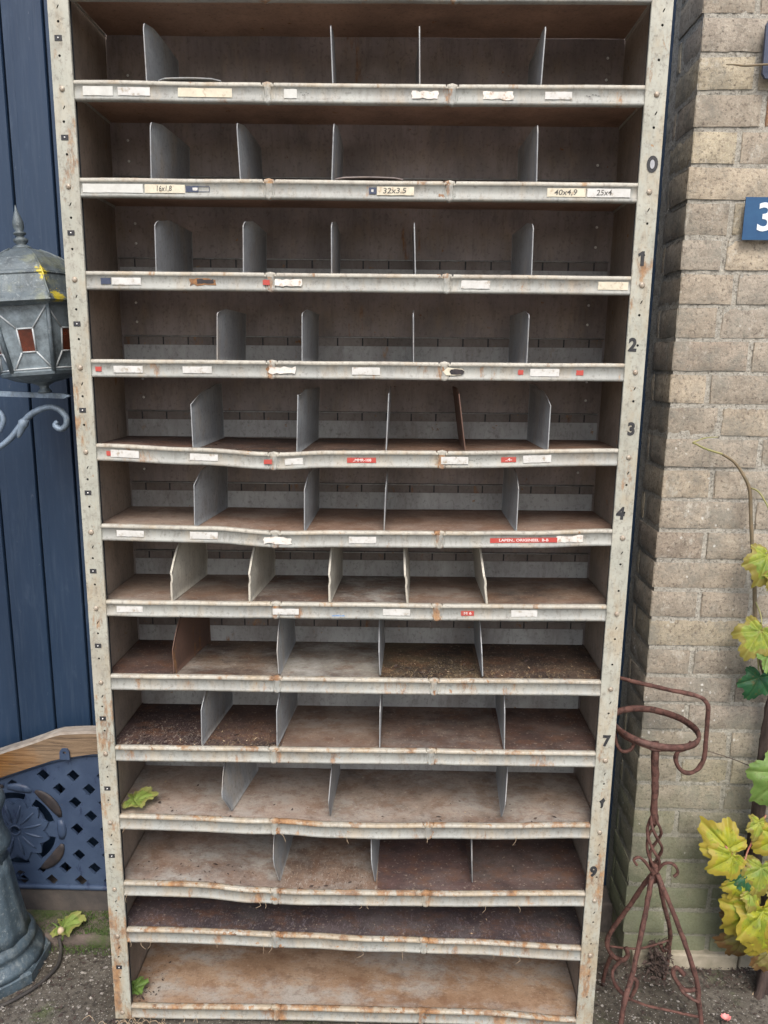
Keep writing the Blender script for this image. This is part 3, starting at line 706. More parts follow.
# stickers, tape and pen marks in the label channel of each lip
def ragged(x0, x1, z0, z1, amp, rnd, n=7):
    j = lambda: (rnd.random() - .5) * amp
    p = [(x0 + (x1 - x0) * k / n, z0 + j()) for k in range(n)] + [(x1 + j(), z0 + (z1 - z0) * k / 3) for k in range(3)]
    p += [(x1 - (x1 - x0) * k / n, z1 + j()) for k in range(n)] + [(x0 + j(), z1 - (z1 - z0) * k / 3) for k in range(3)]
    return p
rnd = random.Random(3)
for (i, x0, x1, kind) in STICKERS:
    cx = (x0 + x1) / 2; zc = ztop(i, cx) - .0160; w = x1 - x0
    slope = math.atan2(ztop(i, x1) - ztop(i, x0), w)
    for (dx, wd, py, pz) in DENT.get(i, []): zc += pz * math.exp(-((cx - dx) / wd) ** 2)
    yo = .0012
    for (dx, wd, py, pz) in DENT.get(i, []): yo += py * math.exp(-((cx - dx) / wd) ** 2)
    for xn in (-.148, .1545):
        if x0 - .008 < xn < x1 + .008: yo -= .0014
    q = MB(); hh = .0066
    amp = .0004
    def pl_(hh_, amp_, mi, xa=None, xb_=None, dy=0., dz=0.):
        a = (xa if xa is not None else x0) - cx; b = (xb_ if xb_ is not None else x1) - cx
        put(q, plate(ragged(a, b, -hh_, hh_, amp_, rnd), [], .0003), cx, yo + dy, zc + dz, mi, 1, slope)
    nm = 'paper_label'; mats = [M['paper'], M['ink']]; lab = None
    if kind == 'paper': pl_(hh * rnd.uniform(.85, 1.), .0006, 0)
    elif kind == 'cream': mats[0] = M['cream']; pl_(hh, .0006, 0)
    elif kind == 'faded': mats[0] = M['faded']; pl_(hh * 1.05, .0006, 0)
    elif kind == 'worn': mats[0] = M['worn']; pl_(hh * .9, .0034, 0)
    elif kind in ('t1', 't2', 't3', 't4'):
        mats[0] = M['cream'] if kind != 't4' else M['paper']; pl_(hh * 1.02, .0005, 0)
        t = {'t1': '16x1,8', 't2': '32x3.5', 't3': '40x4,9', 't4': '25x4'}[kind]
        put(q, text(t, .0122, .0001, .0001, .15), cx - (.008 if kind == 't4' else .002), yo - .0004, zc, 1, {'t1': .82, 't2': 1.2, 't3': 1.15, 't4': 1.05}[kind], .02 + slope)
        if kind == 't3': put(q, plate([(-.0003, -.006), (.0003, -.006), (.0003, .006), (-.0003, .006)], [], .0002), x1 - .0005, yo - .0004, zc, 1)
        lab = 'handwritten label reading ' + t
    elif kind in ('navy', 'navy2'):
        nm = 'label_tape'; mats = [M['navy'], M['paper']]
        e = x0 + (.011 if kind == 'navy' else w)
        if kind == 'navy':
            pl_(.0048, .0003, 0, x0, x0 + .021); pl_(.0022, .0008, 1, x0 + .0115, x0 + .020, -.0004)
            for s_ in (-1, 1): pl_(.0004, .0002, 0, x0 + .021, x1 - .004, 0, s_ * .0040)
            pl_(.0038, .0003, 0, x1 - .0045, x1 - .0035)
        else:
            pl_(.0050, .0005, 0)
            if i == 2: pl_(.0020, .0006, 1, x0 + .004, x0 + .0075, -.0004)
    elif kind == 'red': nm = 'label_tape'; mats = [M['red'], M['red']]; pl_(.0042, .0012, 0)
    elif kind in ('redtext', 'redlong', 'redt', 'redt2'):
        nm = 'label_tape'; mats = [M['red'], M['embossed']]
        pl_(.0046, .0004, 0)
        t = {'redtext': '..MMR-108', 'redlong': 'LAPEN.. ORIGINEEL  B-B', 'redt': '..4-', 'redt2': 'M 6'}[kind]
        put(q, text(t, .0068, .0001, .0002), cx + (.001 if kind == 'redtext' else 0), yo - .0004, zc, 1, {'redtext': 1.1, 'redlong': 1.25, 'redt': 1.4, 'redt2': 1.4}[kind], slope)
    elif kind == 'mark':
        nm = 'pen_mark'; mats = [M['ink'], M['ink']]
        for k in range(5):
            a = x0 + w * (k + .3) / 5
            put(q, plate([(0, -.0004), (w / 7, -.0002 + .001 * rnd.random()), (w / 7, .0005), (0, .0008 * rnd.random() + .0004)], [], .0002), a, yo + .0002, zc + rnd.uniform(-.002, .002), 0, 1, rnd.uniform(-.4, .4))
    elif kind == 'scab':
        nm = 'rust_patch'; mats = [M['scab'], M['ironworn_shade']]
        pl_(.0052, .004, 0); pl_(.0034, .0024, 1, x0 + .013, x1 - .004, -.0003, .001)
    elif kind == 'oval':
        nm = 'torn_label'; mats = [M['cream'], M['ironworn_shade']]
        put(q, plate([(-.0215, 0), (-.016, -.0058), (-.002, -.0062), (.01, -.005), (.017, 0), (.012, .0055), (-.004, .006), (-.013, .0078)], [], .0003), cx, yo - .0002, zc, 0)
        put(q, plate([(-.011 + 0, 0), (-.008, -.0044), (.002, -.005), (.012, -.0038), (.0155, .0005), (.011, .0042), (-.001, .005), (-.009, .004)], [], .0003), cx + .001, yo - .0007, zc, 1)
    elif kind == 'bluesmear':
        nm = 'blue_paint_smear'; mats = [M['bluesm'], M['bluesm']]; pl_(.0016, .0024, 0, None, None, 0, -.008)
    o = q.build(nm, mats, shelves[i])
    if lab: o['label'] = lab

# ------------------------------------------------------------------ loose divider plates lying flat on the shelves
for (x0, x1, i, lab) in ((-.330, -.226, 1, 'loose grey metal plate lying flat on the top visible shelf'), (-.037, .077, 2, 'loose dark metal plate lying flat on the shelf labelled 32x3.5')):
    q = MB(); z = ztop(i, x0) + .0008
    vs = []
    for a in range(9):
        for b in range(5):
            x = x0 + (x1 - x0) * a / 8; y = .003 + .17 * b / 4
            zz = z + .0018 * math.sin(a / 8 * math.pi) + .0042 * (1 - b / 4)
            if a in (0, 8) and b == 0: y += .008
            vs.append((x, y, zz))
    f = [(a * 5 + b, a * 5 + b + 5, a * 5 + b + 6, a * 5 + b + 1) for a in range(8) for b in range(4)]
    top = [P(*v) for v in vs]; bot = [P(v[0], v[1], v[2] - .0016) for v in vs]
    ring = [a * 5 for a in range(9)] + [40 + b for b in range(1, 5)] + [a * 5 + 4 for a in range(7, -1, -1)] + [b for b in range(3, 0, -1)]
    f2 = f + [tuple(45 + k for k in q_[::-1]) for q_ in f] + [(b, a, a + 45, b + 45) for a, b in zip(ring, ring[1:] + ring[:1])]
    q.add(top + bot, f2)
    o = q.build('loose_divider', M['div'] if i == 1 else M['back']); tag(o, lab, 'metal plate', 'loose plates lying on the shelves')

# ------------------------------------------------------------------ blue board wall
mb = MB(); g0 = -.7474; pitch = .0885; yw = .340
k = -13
while True:
    xa = g0 + pitch * k; xb = xa + pitch
    if xa > .9: break
    w = .0020
    # each board: flat face with small bevels running into the groove
    pr_ = [(xa + w, yw + .014), (xa + w, yw + .004), (xa + w + .002, yw), (xa + .0200, yw), (xa + .0206, yw + .0003), (xa + .0212, yw), (xb - w - .0015, yw), (xb - w, yw + .003), (xb - w, yw + .014)]
    z0, z1 = -1.28, 1.6
    vs = [P(x, y, z) for z in (z0, z1) for x, y in pr_]; n = len(pr_)
    mb.add(vs, [(j, j + 1, j + 1 + n, j + n) for j in range(n - 1)] + [tuple(range(n, 2 * n)), tuple(range(n))[::-1]], 0)
    k += 1
mb.box(-1.9, 1.0, yw + .012, yw + .06, -1.28, 1.6, 1)
wall = mb.build('board_wall', [M['boards'], M['gap']])
tag(wall, 'dark blue wall of narrow upright boards behind the rack and bench', 'wall')
mb = MB(); mb.box(-1.9, .62, .2745, .40, -1.40, -1.281)
tag(mb.build('wall_plinth', M['darkplinth'], None, .004), 'low dark stone plinth under the blue board wall', 'plinth')

# ------------------------------------------------------------------ brick wall
mb = MB(); tints = []
rb = random.Random(11)
X0, Y0, Y1 = .612, .180, .303
def brick(x0, x1, y0, y1, z0, z1, tint):
    nx = max(2, int((x1 - x0) / .014)); nz = 5; ny = max(2, int((y1 - y0) / .014)); sd = rb.random() * 50
    def dis(x, y, z):
        v = Vector((x, y, z))
        n1 = noise.noise(v * 38 + Vector((sd, 0, 0))) * .0012 + noise.noise(v * 110) * .0010
        ex = min(x - x0, x1 - x, .5); ez = min(z - z0, z1 - z); ey = min(y - y0, y1 - y)
        return n1, ex, ey, ez
    def grid(na, nb, fn, flip):
        o = len(mb.v); vs = []
        for a in range(na + 1):
            for b in range(nb + 1): vs.append(fn(a / na, b / nb))
        f = []
        for a in range(na):
            for b in range(nb):
                k = a * (nb + 1) + b; q = (k, k + nb + 1, k + nb + 2, k + 1); f.append(q[::-1] if flip else q)
        mb.add(vs, f, 0, True); tints.extend([tint] * len(f))
    jig = [rb.uniform(-.0016, .0016) for _ in range(6)]
    def front(u, w):
        x = x0 + (x1 - x0) * u; z = z0 + (z1 - z0) * w; n1, ex, ey, ez = dis(x, y0, z)
        r = .0024 * max(0, 1 - min(ex, ez) / .004) ** 2
        return P(x + (r * .5 if u < .5 else -r * .5) , y0 + n1 + r + jig[0] * (w - .5) * 2, z + noise.noise(Vector((x * 30, sd, w))) * .0016 + jig[1] * (u - .5))
    grid(nx, nz, front, False)
    def left(u, w):
        y = y0 + (y1 - y0) * u; z = z0 + (z1 - z0) * w; n1, ex, ey, ez = dis(x0, y, z)
        r = .0024 * max(0, 1 - min(ey, ez) / .004) ** 2
        return P(x0 + n1 + r, y + .001, z + noise.noise(Vector((y * 30 + 9, sd, w))) * .0016)
    grid(ny, nz, left, True)
    def tb(zz, s_):
        return lambda u, w: P(x0 + .002 + (x1 - x0 - .004) * u, y0 + .004 + (y1 - y0 - .004) * w, zz + s_)
    grid(nx, 2, tb(z1, -.0008), False); grid(nx, 2, tb(z0, .0008), True)
    def right(u, w): return P(x1 - .0015, y0 + .003 + (y1 - y0 - .003) * u, z0 + .0015 + (z1 - z0 - .003) * w)
    grid(2, 2, right, False)
def tint(z):
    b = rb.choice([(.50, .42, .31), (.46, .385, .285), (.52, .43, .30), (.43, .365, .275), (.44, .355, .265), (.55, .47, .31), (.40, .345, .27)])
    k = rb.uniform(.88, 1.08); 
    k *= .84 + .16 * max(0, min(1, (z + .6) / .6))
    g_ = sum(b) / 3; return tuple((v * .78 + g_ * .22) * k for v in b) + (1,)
course = .0635; z = .5629 - course * 30
row = 0
FIRST = {0: .135, }
while z < 1.3:
    zb = z + .0005; zt = z + .0550 + rb.uniform(-.0015, .0015)
    idx = round((z - .5629) / course)
    long = (idx % 2 == 0)
    x = X0; first = {0: .152, -1: .100, -2: .118, -3: .088, -4: .17, -5: .085, -6: .072, -7: .105, -8: .082, -9: .15, -10: .075, -11: .095}.get(idx, .19 if long else .092)
    first += rb.uniform(-.006, .006)
    dep = .095 if long else .1225
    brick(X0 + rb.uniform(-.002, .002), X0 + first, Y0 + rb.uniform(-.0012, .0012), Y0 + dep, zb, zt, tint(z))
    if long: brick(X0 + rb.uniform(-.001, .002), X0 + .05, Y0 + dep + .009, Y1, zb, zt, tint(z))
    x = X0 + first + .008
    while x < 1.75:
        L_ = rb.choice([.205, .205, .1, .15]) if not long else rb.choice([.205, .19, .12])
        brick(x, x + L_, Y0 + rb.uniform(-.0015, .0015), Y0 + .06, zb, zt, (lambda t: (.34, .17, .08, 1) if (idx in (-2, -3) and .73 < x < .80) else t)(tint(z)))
        x += L_ + .008
    z += course; row += 1
nb_ = len(mb.f)
# mortar core, rough
o = len(mb.v)
def core(fn, na, nb, flip):
    vs = [fn(a / na, b / nb) for a in range(na + 1) for b in range(nb + 1)]
    f = []
    for a in range(na):
        for b in range(nb):
            k = a * (nb + 1) + b; q = (k, k + nb + 1, k + nb + 2, k + 1); f.append(q[::-1] if flip else q)
    mb.add(vs, f, 1, True); tints.extend([(.4, .4, .4, 1)] * len(f))
def rough(x, y, z): return noise.noise(Vector((x, y, z)) * 120) * .0022 + noise.noise(Vector((x, y, z)) * 30) * .0012
def cf(u, w):
    x = X0 + .004 + (1.75 - X0) * u; z = -1.36 + 2.68 * w
    r = rough(x, 0, z); return P(x, Y0 + .0040 + r, z)
core(cf, 170, 420, False)
def cl(u, w):
    y = Y0 + .0026 + (.34 - Y0) * u * .98; z = -1.36 + 2.68 * w
    r = rough(7, y, z); return P(X0 + .0034 + r * .6, y, z)
core(cl, 14, 420, True)
me_f = mb
wallb = mb.build('brick_wall', [M['brick'], M['mortar']])
ca = wallb.data.attributes.new('tint', 'FLOAT_COLOR', 'FACE')
for k, t in enumerate(tints): ca.data[k].color = t
tag(wallb, 'weathered yellow brick wall with rough lime mortar at right of the rack', 'brick wall')
mb = MB()
mb.box(X0 + .022, X0 + .262, .166, .33, -1.42, -1.322); mb.box(X0 + .268, 1.75, .168, .33, -1.42, -1.320)
tag(mb.build('wall_footing', M['plinth'], None, .004), 'pale stone footing blocks under the brick wall', 'footing')

# house number sign and the edge of a second sign
t = thing('number_sign', 'square blue enamel house number sign with a white 3', 'sign', (.75, .170, .272))
mb = MB(); vs, fs = plate([(-.0395, -.038), (.0395, -.038), (.0395, .038), (-.0395, .038)], [], .0022)
put(mb, (vs, fs), .7560, .1660, .2730, 0); mb.build('enamel_plate', M['sign'], t, .0008)
mb = MB(); put(mb, text('3', .070, .0003, .0012), 0.7560, .1643, .273, 0); mb.build('numeral', M['signw'], t)
mb = MB(); vs, fs = plate([(-.03, -.048), (.03, -.048), (.04, -.04), (.04, .048), (-.033, .048), (-.038, .04), (-.036, -.04)], [], .006)
put(mb, (vs, fs), .7570, .162, .559, 0)
t = mb.build('enamel_sign', M['navy'], None, .002); tag(t, 'rounded dark blue sign edge high on the brick wall above the number sign', 'sign')

# ------------------------------------------------------------------ ground
mb = MB(); xs, ys = [], []
def axis(lo, hi, step, far):
    a = []; v = lo
    while v <= hi: a.append(v); v += step
    b = []; d = step
    v = a[-1]
    while v < far: d *= 1.5; v += d; b.append(v)
    c = []; d = step; v = a[0]
    while v > -far: d *= 1.5; v -= d; c.append(v)
    return c[::-1] + a + b
xs = axis(-1.15, 1.2, .012, 60); ys = axis(-.35, .36, .012, 60)
vs = []; f = []
for y in ys:
    for x in xs:
        near = math.exp(-((x / 2.) ** 4 + (y / 1.5) ** 4))
        h = (noise.noise(Vector((x * 6, y * 6, 0))) * .006 + noise.noise(Vector((x * 28, y * 28, 3))) * .004 + noise.noise(Vector((x * 70, y * 70, 3))) * .002) * near
        if x > .45: h += .014 * max(0, min(1, (y - .06) / .09)) * max(0, min(1, (x - .45) / .08))
        # joint between slabs at the wall foot
        if x > .5: h -= .010 * math.exp(-((y - .135 - .01 * noise.noise(Vector((x * 8, 0, 0)))) / .014) ** 2)
        h -= .012 * math.exp(-((x - .735 - .008 * noise.noise(Vector((y * 9, 4, 0)))) / .010) ** 2) * (1 if -.2 < y < .13 else 0)
        vs.append((x, y, H - 1.372 + h))
nx = len(xs)
for j in range(len(ys) - 1):
    for i in range(nx - 1): k = j * nx + i; f.append((k, k + 1, k + nx + 1, k + nx))
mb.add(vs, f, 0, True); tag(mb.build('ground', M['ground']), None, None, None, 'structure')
# low mossy kerb in front of the plinth, left of the rack
mb = MB(); vs = []; f = []; nx = 110; pr2 = [(.196, -1.40), (.194, -1.362), (.196, -1.345), (.205, -1.339), (.225, -1.338), (.250, -1.339), (.276, -1.338)]
for a in range(nx + 1):
    x = -1.9 + 1.9 * a / nx + .0
    for j, (y, z) in enumerate(pr2):
        h = noise.noise(Vector((x * 30, y * 40, z * 30))) * .004 + noise.noise(Vector((x * 9, y * 9, 2))) * .004
        vs.append(P(x, y + h, z + h * .8))
n = len(pr2)
for a in range(nx):
    for j in range(n - 1): k = a * n + j; f.append((k, k + n, k + n + 1, k + 1))
mb.add(vs, f, 0, True); tag(mb.build('kerb', M['kerb']), None, None, None, 'structure')

def scatter(name, mat, n, fn, kind='stuff'):
    q = MB(); r_ = random.Random(hash(name) % 7 + 5 if False else len(name))
    for _ in range(n): fn(q, r_)
    return tag(q.build(name, mat), None, None, None, kind)
def peb(q, r_):
    if r_.random() < .5: x = r_.uniform(-.95, -.45); y = r_.uniform(-.1, .2)
    else: x = r_.uniform(.45, 1.0); y = r_.uniform(-.12, .165)
    s = r_.choice([.0012, .0016, .002, .003, .0042]) * r_.uniform(.7, 1.3); z = H - 1.371 + s * .3 + (.014 * max(0, min(1, (y - .06) / .09)) if x > .45 else 0)
    a = r_.random() * 6; vs = []
    for (dx, dy, dz) in ((1, 0, 0), (0, 1, 0), (-1, 0, 0), (0, -1, 0), (0, 0, .7), (.6, .6, .3), (-.6, .5, .4), (0, 0, -.8)):
        k = r_.uniform(.7, 1.2) * s
        vs.append((x + (dx * math.cos(a) - dy * math.sin(a)) * k, y + (dx * math.sin(a) + dy * math.cos(a)) * k * .8, z + dz * k))
    q.add(vs, [(0, 5, 4), (5, 1, 4), (1, 6, 4), (6, 2, 4), (2, 3, 4), (3, 0, 4), (0, 1, 5), (1, 2, 6), (0, 7, 1), (1, 7, 2), (2, 7, 3), (3, 7, 0)])
scatter('gravel', M['pebble'], 1500, peb)
def bit(q, r_):
    if r_.random() < .35: x = r_.uniform(-.95, -.4); y = r_.uniform(-.1, .19)
    else: x = r_.uniform(.48, 1.0); y = r_.gauss(.145, .022) if r_.random() < .75 else r_.gauss(.08, .06); y = min(y, .168)
    l = r_.choice([.001, .0015, .002, .003, .006]) * r_.uniform(.7, 1.3); a = r_.random() * 6.3; z = H - 1.3695 + r_.random() * .004 + (.014 * max(0, min(1, (y - .06) / .09)) if x > .45 else 0)
    d = Vector((math.cos(a), math.sin(a), r_.uniform(-.2, .4))) * l; w = Vector((-math.sin(a), math.cos(a), .2)) * l * r_.uniform(.12, .5)
    p = Vector((x, y, z)); q.add([p - d, p + w, p + d, p - w], [(0, 1, 2, 3)])
scatter('plant_litter', M['bark'], 3600, bit)
def mossb(q, r_):
    x = r_.gauss(-.645, .05); y = r_.uniform(.200, .272)
    if r_.random() < .3: x = r_.uniform(-.8, -.5)
    if r_.random() < .25: y = r_.uniform(.165, .2)
    z = H - 1.338 + noise.noise(Vector((x * 20, y * 20, 0))) * .004 - (.028 if y < .195 else 0)
    a = r_.random() * 6.3; l = r_.uniform(.002, .006); w = .0008
    d = Vector((math.cos(a) * l * .6, math.sin(a) * l * .6, l)); s = Vector((-math.sin(a), math.cos(a), 0)) * w; p = Vector((x, y, z))
    q.add([p - s, p + s, p + d * .6 + s * .8, p + d], [(0, 1, 2, 3)])
scatter('moss', M['moss'], 2600, mossb)
# dry straws caught at the feet of the rack and on the kerb
def straw(q, r_):
    x = r_.choice([-.48, -.46, -.40, -.37, .49, .50]) + r_.gauss(0, .03); y = r_.uniform(-.035, -.004); z = -1.366
    l = r_.uniform(.01, .035); a = r_.uniform(0, 6.3)
    q.tube([P(x, y, z), P(x + l * .5 * math.cos(a), y + .004, z + l * .3 + .002), P(x + l * math.cos(a), y - .004 * math.sin(a), z + l * .25 * r_.random() + .002)], .0006, 4, 0, 2)
scatter('dry_grass', M['straw'], 46, straw)

def crumb(q, r_):
    i, xa, xb = r_.choice([(9, -.46, -.31), (9, -.46, -.31), (9, -.29, -.16), (8, .06, .24), (8, .25, .46), (11, -.14, .03), (11, -.46, -.2), (12, -.46, .46), (13, -.47, -.42), (10, -.45, .45), (5, -.28, .04)])
    x = r_.uniform(xa, xb); y = .014 + abs(r_.gauss(0, .05)); y = min(y, .195)
    z = ztop(i, x) - .0022; l = r_.choice([.0012, .002, .003, .005]) * r_.uniform(.6, 1.3); a = r_.random() * 6.3
    d = Vector((math.cos(a), math.sin(a), r_.uniform(-.1, .35))) * l; w = Vector((-math.sin(a), math.cos(a), .3)) * l * r_.uniform(.15, .6); p = P(x, y, z)
    q.add([p - d, p + w, p + d, p - w], [(0, 1, 2, 3)], 1 if r_.random() < .1 else 0)
q = MB(); r_ = random.Random(21)
for _ in range(800): crumb(q, r_)
tag(q.build('shelf_litter', [M['bark'], M['straw']]), None, None, None, 'stuff')
q = MB(); r_ = random.Random(31)
for _ in range(26):
    i = r_.choice([10, 11, 11, 12, 12, 13, 13, 5]); x = r_.choice([-.46, -.44, -.3, -.16, .0, .06, .155, .3]) + r_.gauss(0, .03); x = max(-.46, min(.46, x))
    z = ztop(i, x) - .028; l = r_.uniform(.004, .016)
    q.tube([P(x, -.0005, z + .003), P(x + r_.uniform(-.3, .5) * l, -.003, z - l * .4), P(x + r_.uniform(-.8, .8) * l, -.004, z - l)], .00045, 4, 0, 2)
tag(q.build('hanging_straw', M['straw']), None, None, None, 'stuff')

# ------------------------------------------------------------------ leaves
def leaf_verts(size, lobes=5, seed=0, fold=.30, droop=.50, jag=.022):
    r_ = random.Random(seed); na, nr = 90, 9; vs = [(0, 0, 0)]; vein = [1.]; rim = [0.]
    axes = [0, R(52), R(-52), R(112), R(-112)] if lobes == 5 else [0, R(60), R(-60)]
    ln = [1., .86, .84, .62, .6]
    tw = r_.uniform(-.3, .3)
    for j in range(1, nr + 1):
        for k in range(na):
            a = -math.pi + 2 * math.pi * k / na
            rr = .30
            for ax, l_ in zip(axes, ln):
                d = abs((a - ax + math.pi) % (2 * math.pi) - math.pi)
                rr = max(rr, l_ * (.54 + .46 * max(0, math.cos(min(d * 2.5, math.pi / 2))) ** .8) if d < R(38) else .3)
            rr = max(rr, .52) if abs(a) < R(120) else rr
            if abs(a) > R(158): rr *= .30 + .5 * (math.pi - abs(a)) / R(22)
            rr *= 1 + jag * (1.2 if k % 3 else -1.6) + .10 * noise.noise(Vector((k * .4, seed, 0)))
            t = (j / nr); r = rr * t * size
            x = math.sin(a) * r; y = math.cos(a) * r
            dv = min(abs(math.sin((a - ax))) * t * rr if abs((a - ax + math.pi) % (2 * math.pi) - math.pi) < 1.2 else 1 for ax in axes)
            v = max(0., 1 - dv / .035)
            crease = min(dv, .12)
            z = size * (crease * fold * 2.2 - droop * (t * rr) ** 2 * (.7 + .3 * math.cos(a * 2 + tw)) + .11 * t * noise.noise(Vector((x / size * 3, y / size * 3, seed * 3.3))) + .05 * noise.noise(Vector((x / size * 9, y / size * 9, seed))))
            vs.append((x, y, z)); vein.append(v); rim.append(t)
    f = [(0, 1 + k, 1 + (k + 1) % na) for k in range(na)]
    for j in range(nr - 1):
        for k in range(na):
            a = 1 + j * na + k; b = 1 + j * na + (k + 1) % na; f.append((a, a + na, b + na, b))
    return vs, f, vein, rim
def make_leaf(pos, size, roll, pitch=20, yaw=0, seed=0, mat='lyellow', name='leaf', parent=None, **kw):
    """pos = where the stalk joins; roll turns the tip (0 = down) seen from the front; pitch tips the blade's face up"""
    vs, f, vein, rim = leaf_verts(size, 5, seed, **kw)
    # local: tip +Y, face +Z  ->  face towards -Y world, tip down
    base = Matrix(((1, 0, 0), (0, 0, -1), (0, -1, 0)))          # x->x, y->-z, z->-y
    base = Matrix(((1, 0, 0), (0, 0, -1), (0, -1, 0)))
    m = Matrix.Rotation(R(yaw), 3, 'Z') @ Matrix.Rotation(R(-pitch), 3, 'X') @ Matrix.Rotation(R(roll), 3, 'Y') @ base
    q = MB(); pv = P(*pos)
    q.add([pv + m @ Vector((-v[0], v[1], v[2])) for v in vs], f, 0, True)
    o = q.build(name, M[mat], parent)
    for nme, arr in (('vein', vein), ('rim', rim)):
        at = o.data.attributes.new(nme, 'FLOAT', 'POINT'); at.data.foreach_set('value', arr)
    return o
def flat_leaf(pos, size, yaw, seed, mat, label, cat='leaf', tilt=0, group=None):
    vs, f, vein, rim = leaf_verts(size, 5, seed, fold=.35, droop=-.12)
    m = Matrix.Rotation(R(yaw), 3, 'Z') @ Matrix.Rotation(R(tilt), 3, 'X'); q = MB(); pv = P(*pos)
    q.add([pv + m @ Vector(v) for v in vs], f, 0, True)
    o = q.build('fallen_leaf', M[mat])
    for nme, arr in (('vein', vein), ('rim', rim)):
        at = o.data.attributes.new(nme, 'FLOAT', 'POINT'); at.data.foreach_set('value', arr)
    return tag(o, label, 'leaf', group)
flat_leaf((-.452, .045, -.886), .050, -88, 3, 'lpale', 'pale green fallen leaf on the tenth shelf down, at its left end', tilt=6, group='fallen leaves')
flat_leaf((-.472, .036, -1.326), .032, -75, 5, 'lgreen', 'small green fallen leaf on the bottom shelf by the left post', tilt=8, group='fallen leaves')
flat_leaf((-.705, .215, -1.334), .056, -88, 8, 'lpale', 'bright green leaf lying on the mossy kerb beside the lamp post', tilt=10, group='fallen leaves')

# ------------------------------------------------------------------ climbing vine on the brick wall
V_ = thing('climbing_vine', 'vine with yellow and green autumn leaves climbing the brick wall', 'vine', (.90, .12, -1.37))
q = MB(); q.tube([P(.8681, .14, -.60), P(.8681, .14, -.658), P(.8638, .14, -.7482), P(.8641, .14, -.8637), P(.8687, .145, -.9618), P(.8707, .15, -1.0381), P(.8664, .14, -1.0802), P(.8798, .13, -1.1466), P(.8962, .12, -1.2385), P(.9222, .12, -1.38)],
                 [.010, .012, .0135, .013, .014, .017, .019, .018, .017, .02], 12, noise_=.45)
q.tube([P(.9, .13, -1.10), P(.91, .12, -1.2), P(.90, .10, -1.30), P(.89, .10, -1.38)], [.008, .010, .010, .012], 8, noise_=.5)
q.build('trunk', M['bark'], V_)
q = MB()
q.tube([P(.7137, .15, -.1684), P(.7431, .155, -.1864), P(.7636, .15, -.2154), P(.7764, .15, -.2433), P(.7845, .15, -.3), P(.7974, .15, -.3825), P(.8106, .15, -.4668), P(.8221, .15, -.5529), P(.84, .148, -.61), P(.8681, .14, -.665)], [.0024, .0028, .0032, .0034, .0036, .0036, .0040, .0040, .0045, .006], 8, noise_=.2)
q.build('stem', M['stembr'], V_)
q = MB()
q.tube([P(.7137, .15, -.1684), P(.6774, .14, -.1579), P(.655, .133, -.1480), P(.6472, .13, -.1450), P(.655, .131, -.1415), P(.6714, .135, -.136), P(.6983, .14, -.1342)], [.0024, .0022, .002, .0019, .0014, .0012, .0007], 6)
q.build('shoot', M['stemg'], V_); q = MB()
q.tube([P(.7775, .15, -.2352), P(.7844, .13, -.2397), P(.7955, .12, -.2596), P(.8047, .11, -.2813), P(.815, .10, -.30)], .0017, 6)
q.build('shoot', M['stemg'], V_)
q = MB(); q.tube([P(.7393, .15, -.8025), P(.801, .16, -.8253), P(.8646, .15, -.8473)], [.0006, .0009, .0012], 5)
q.build('twig', M['bark'], V_)
q = MB()
q.tube([P(.8599, .1, -.9204), P(.8402, .09, -.9538), P(.8261, .09, -.9965), P(.8113, .08, -1.0179), P(.775, .085, -.985)], .0018, 6)
q.tube([P(.8690, .13, -1.0850), P(.8311, .09, -1.0438), P(.8124, .09, -1.0252)], .0017, 6)
q.tube([P(.868, .12, -1.09), (P(.84, .10, -1.10)), P(.82, .09, -1.085)], .0015, 6)
q.tube([P(.868, .12, -1.12), (P(.86, .10, -1.13)), P(.858, .08, -1.15)], .0015, 6)
q.build('leaf_stalk', M['petiole'], V_)
q = MB()
q.tube([P(.7974, .15, -.3825), P(.80, .13, -.37), P(.806, .115, -.358)], .0015, 6)
q.tube([P(.8106, .15, -.4668), P(.815, .13, -.49), P(.812, .115, -.505)], .0015, 6)
q.tube([P(.8221, .15, -.5529), P(.825, .14, -.59), P(.825, .13, -.612)], .0015, 6)
q.tube([P(.8638, .14, -.7482), P(.868, .12, -.77), P(.872, .105, -.795)], .0018, 6)
q.build('leaf_stalk', M['stemg'], V_)
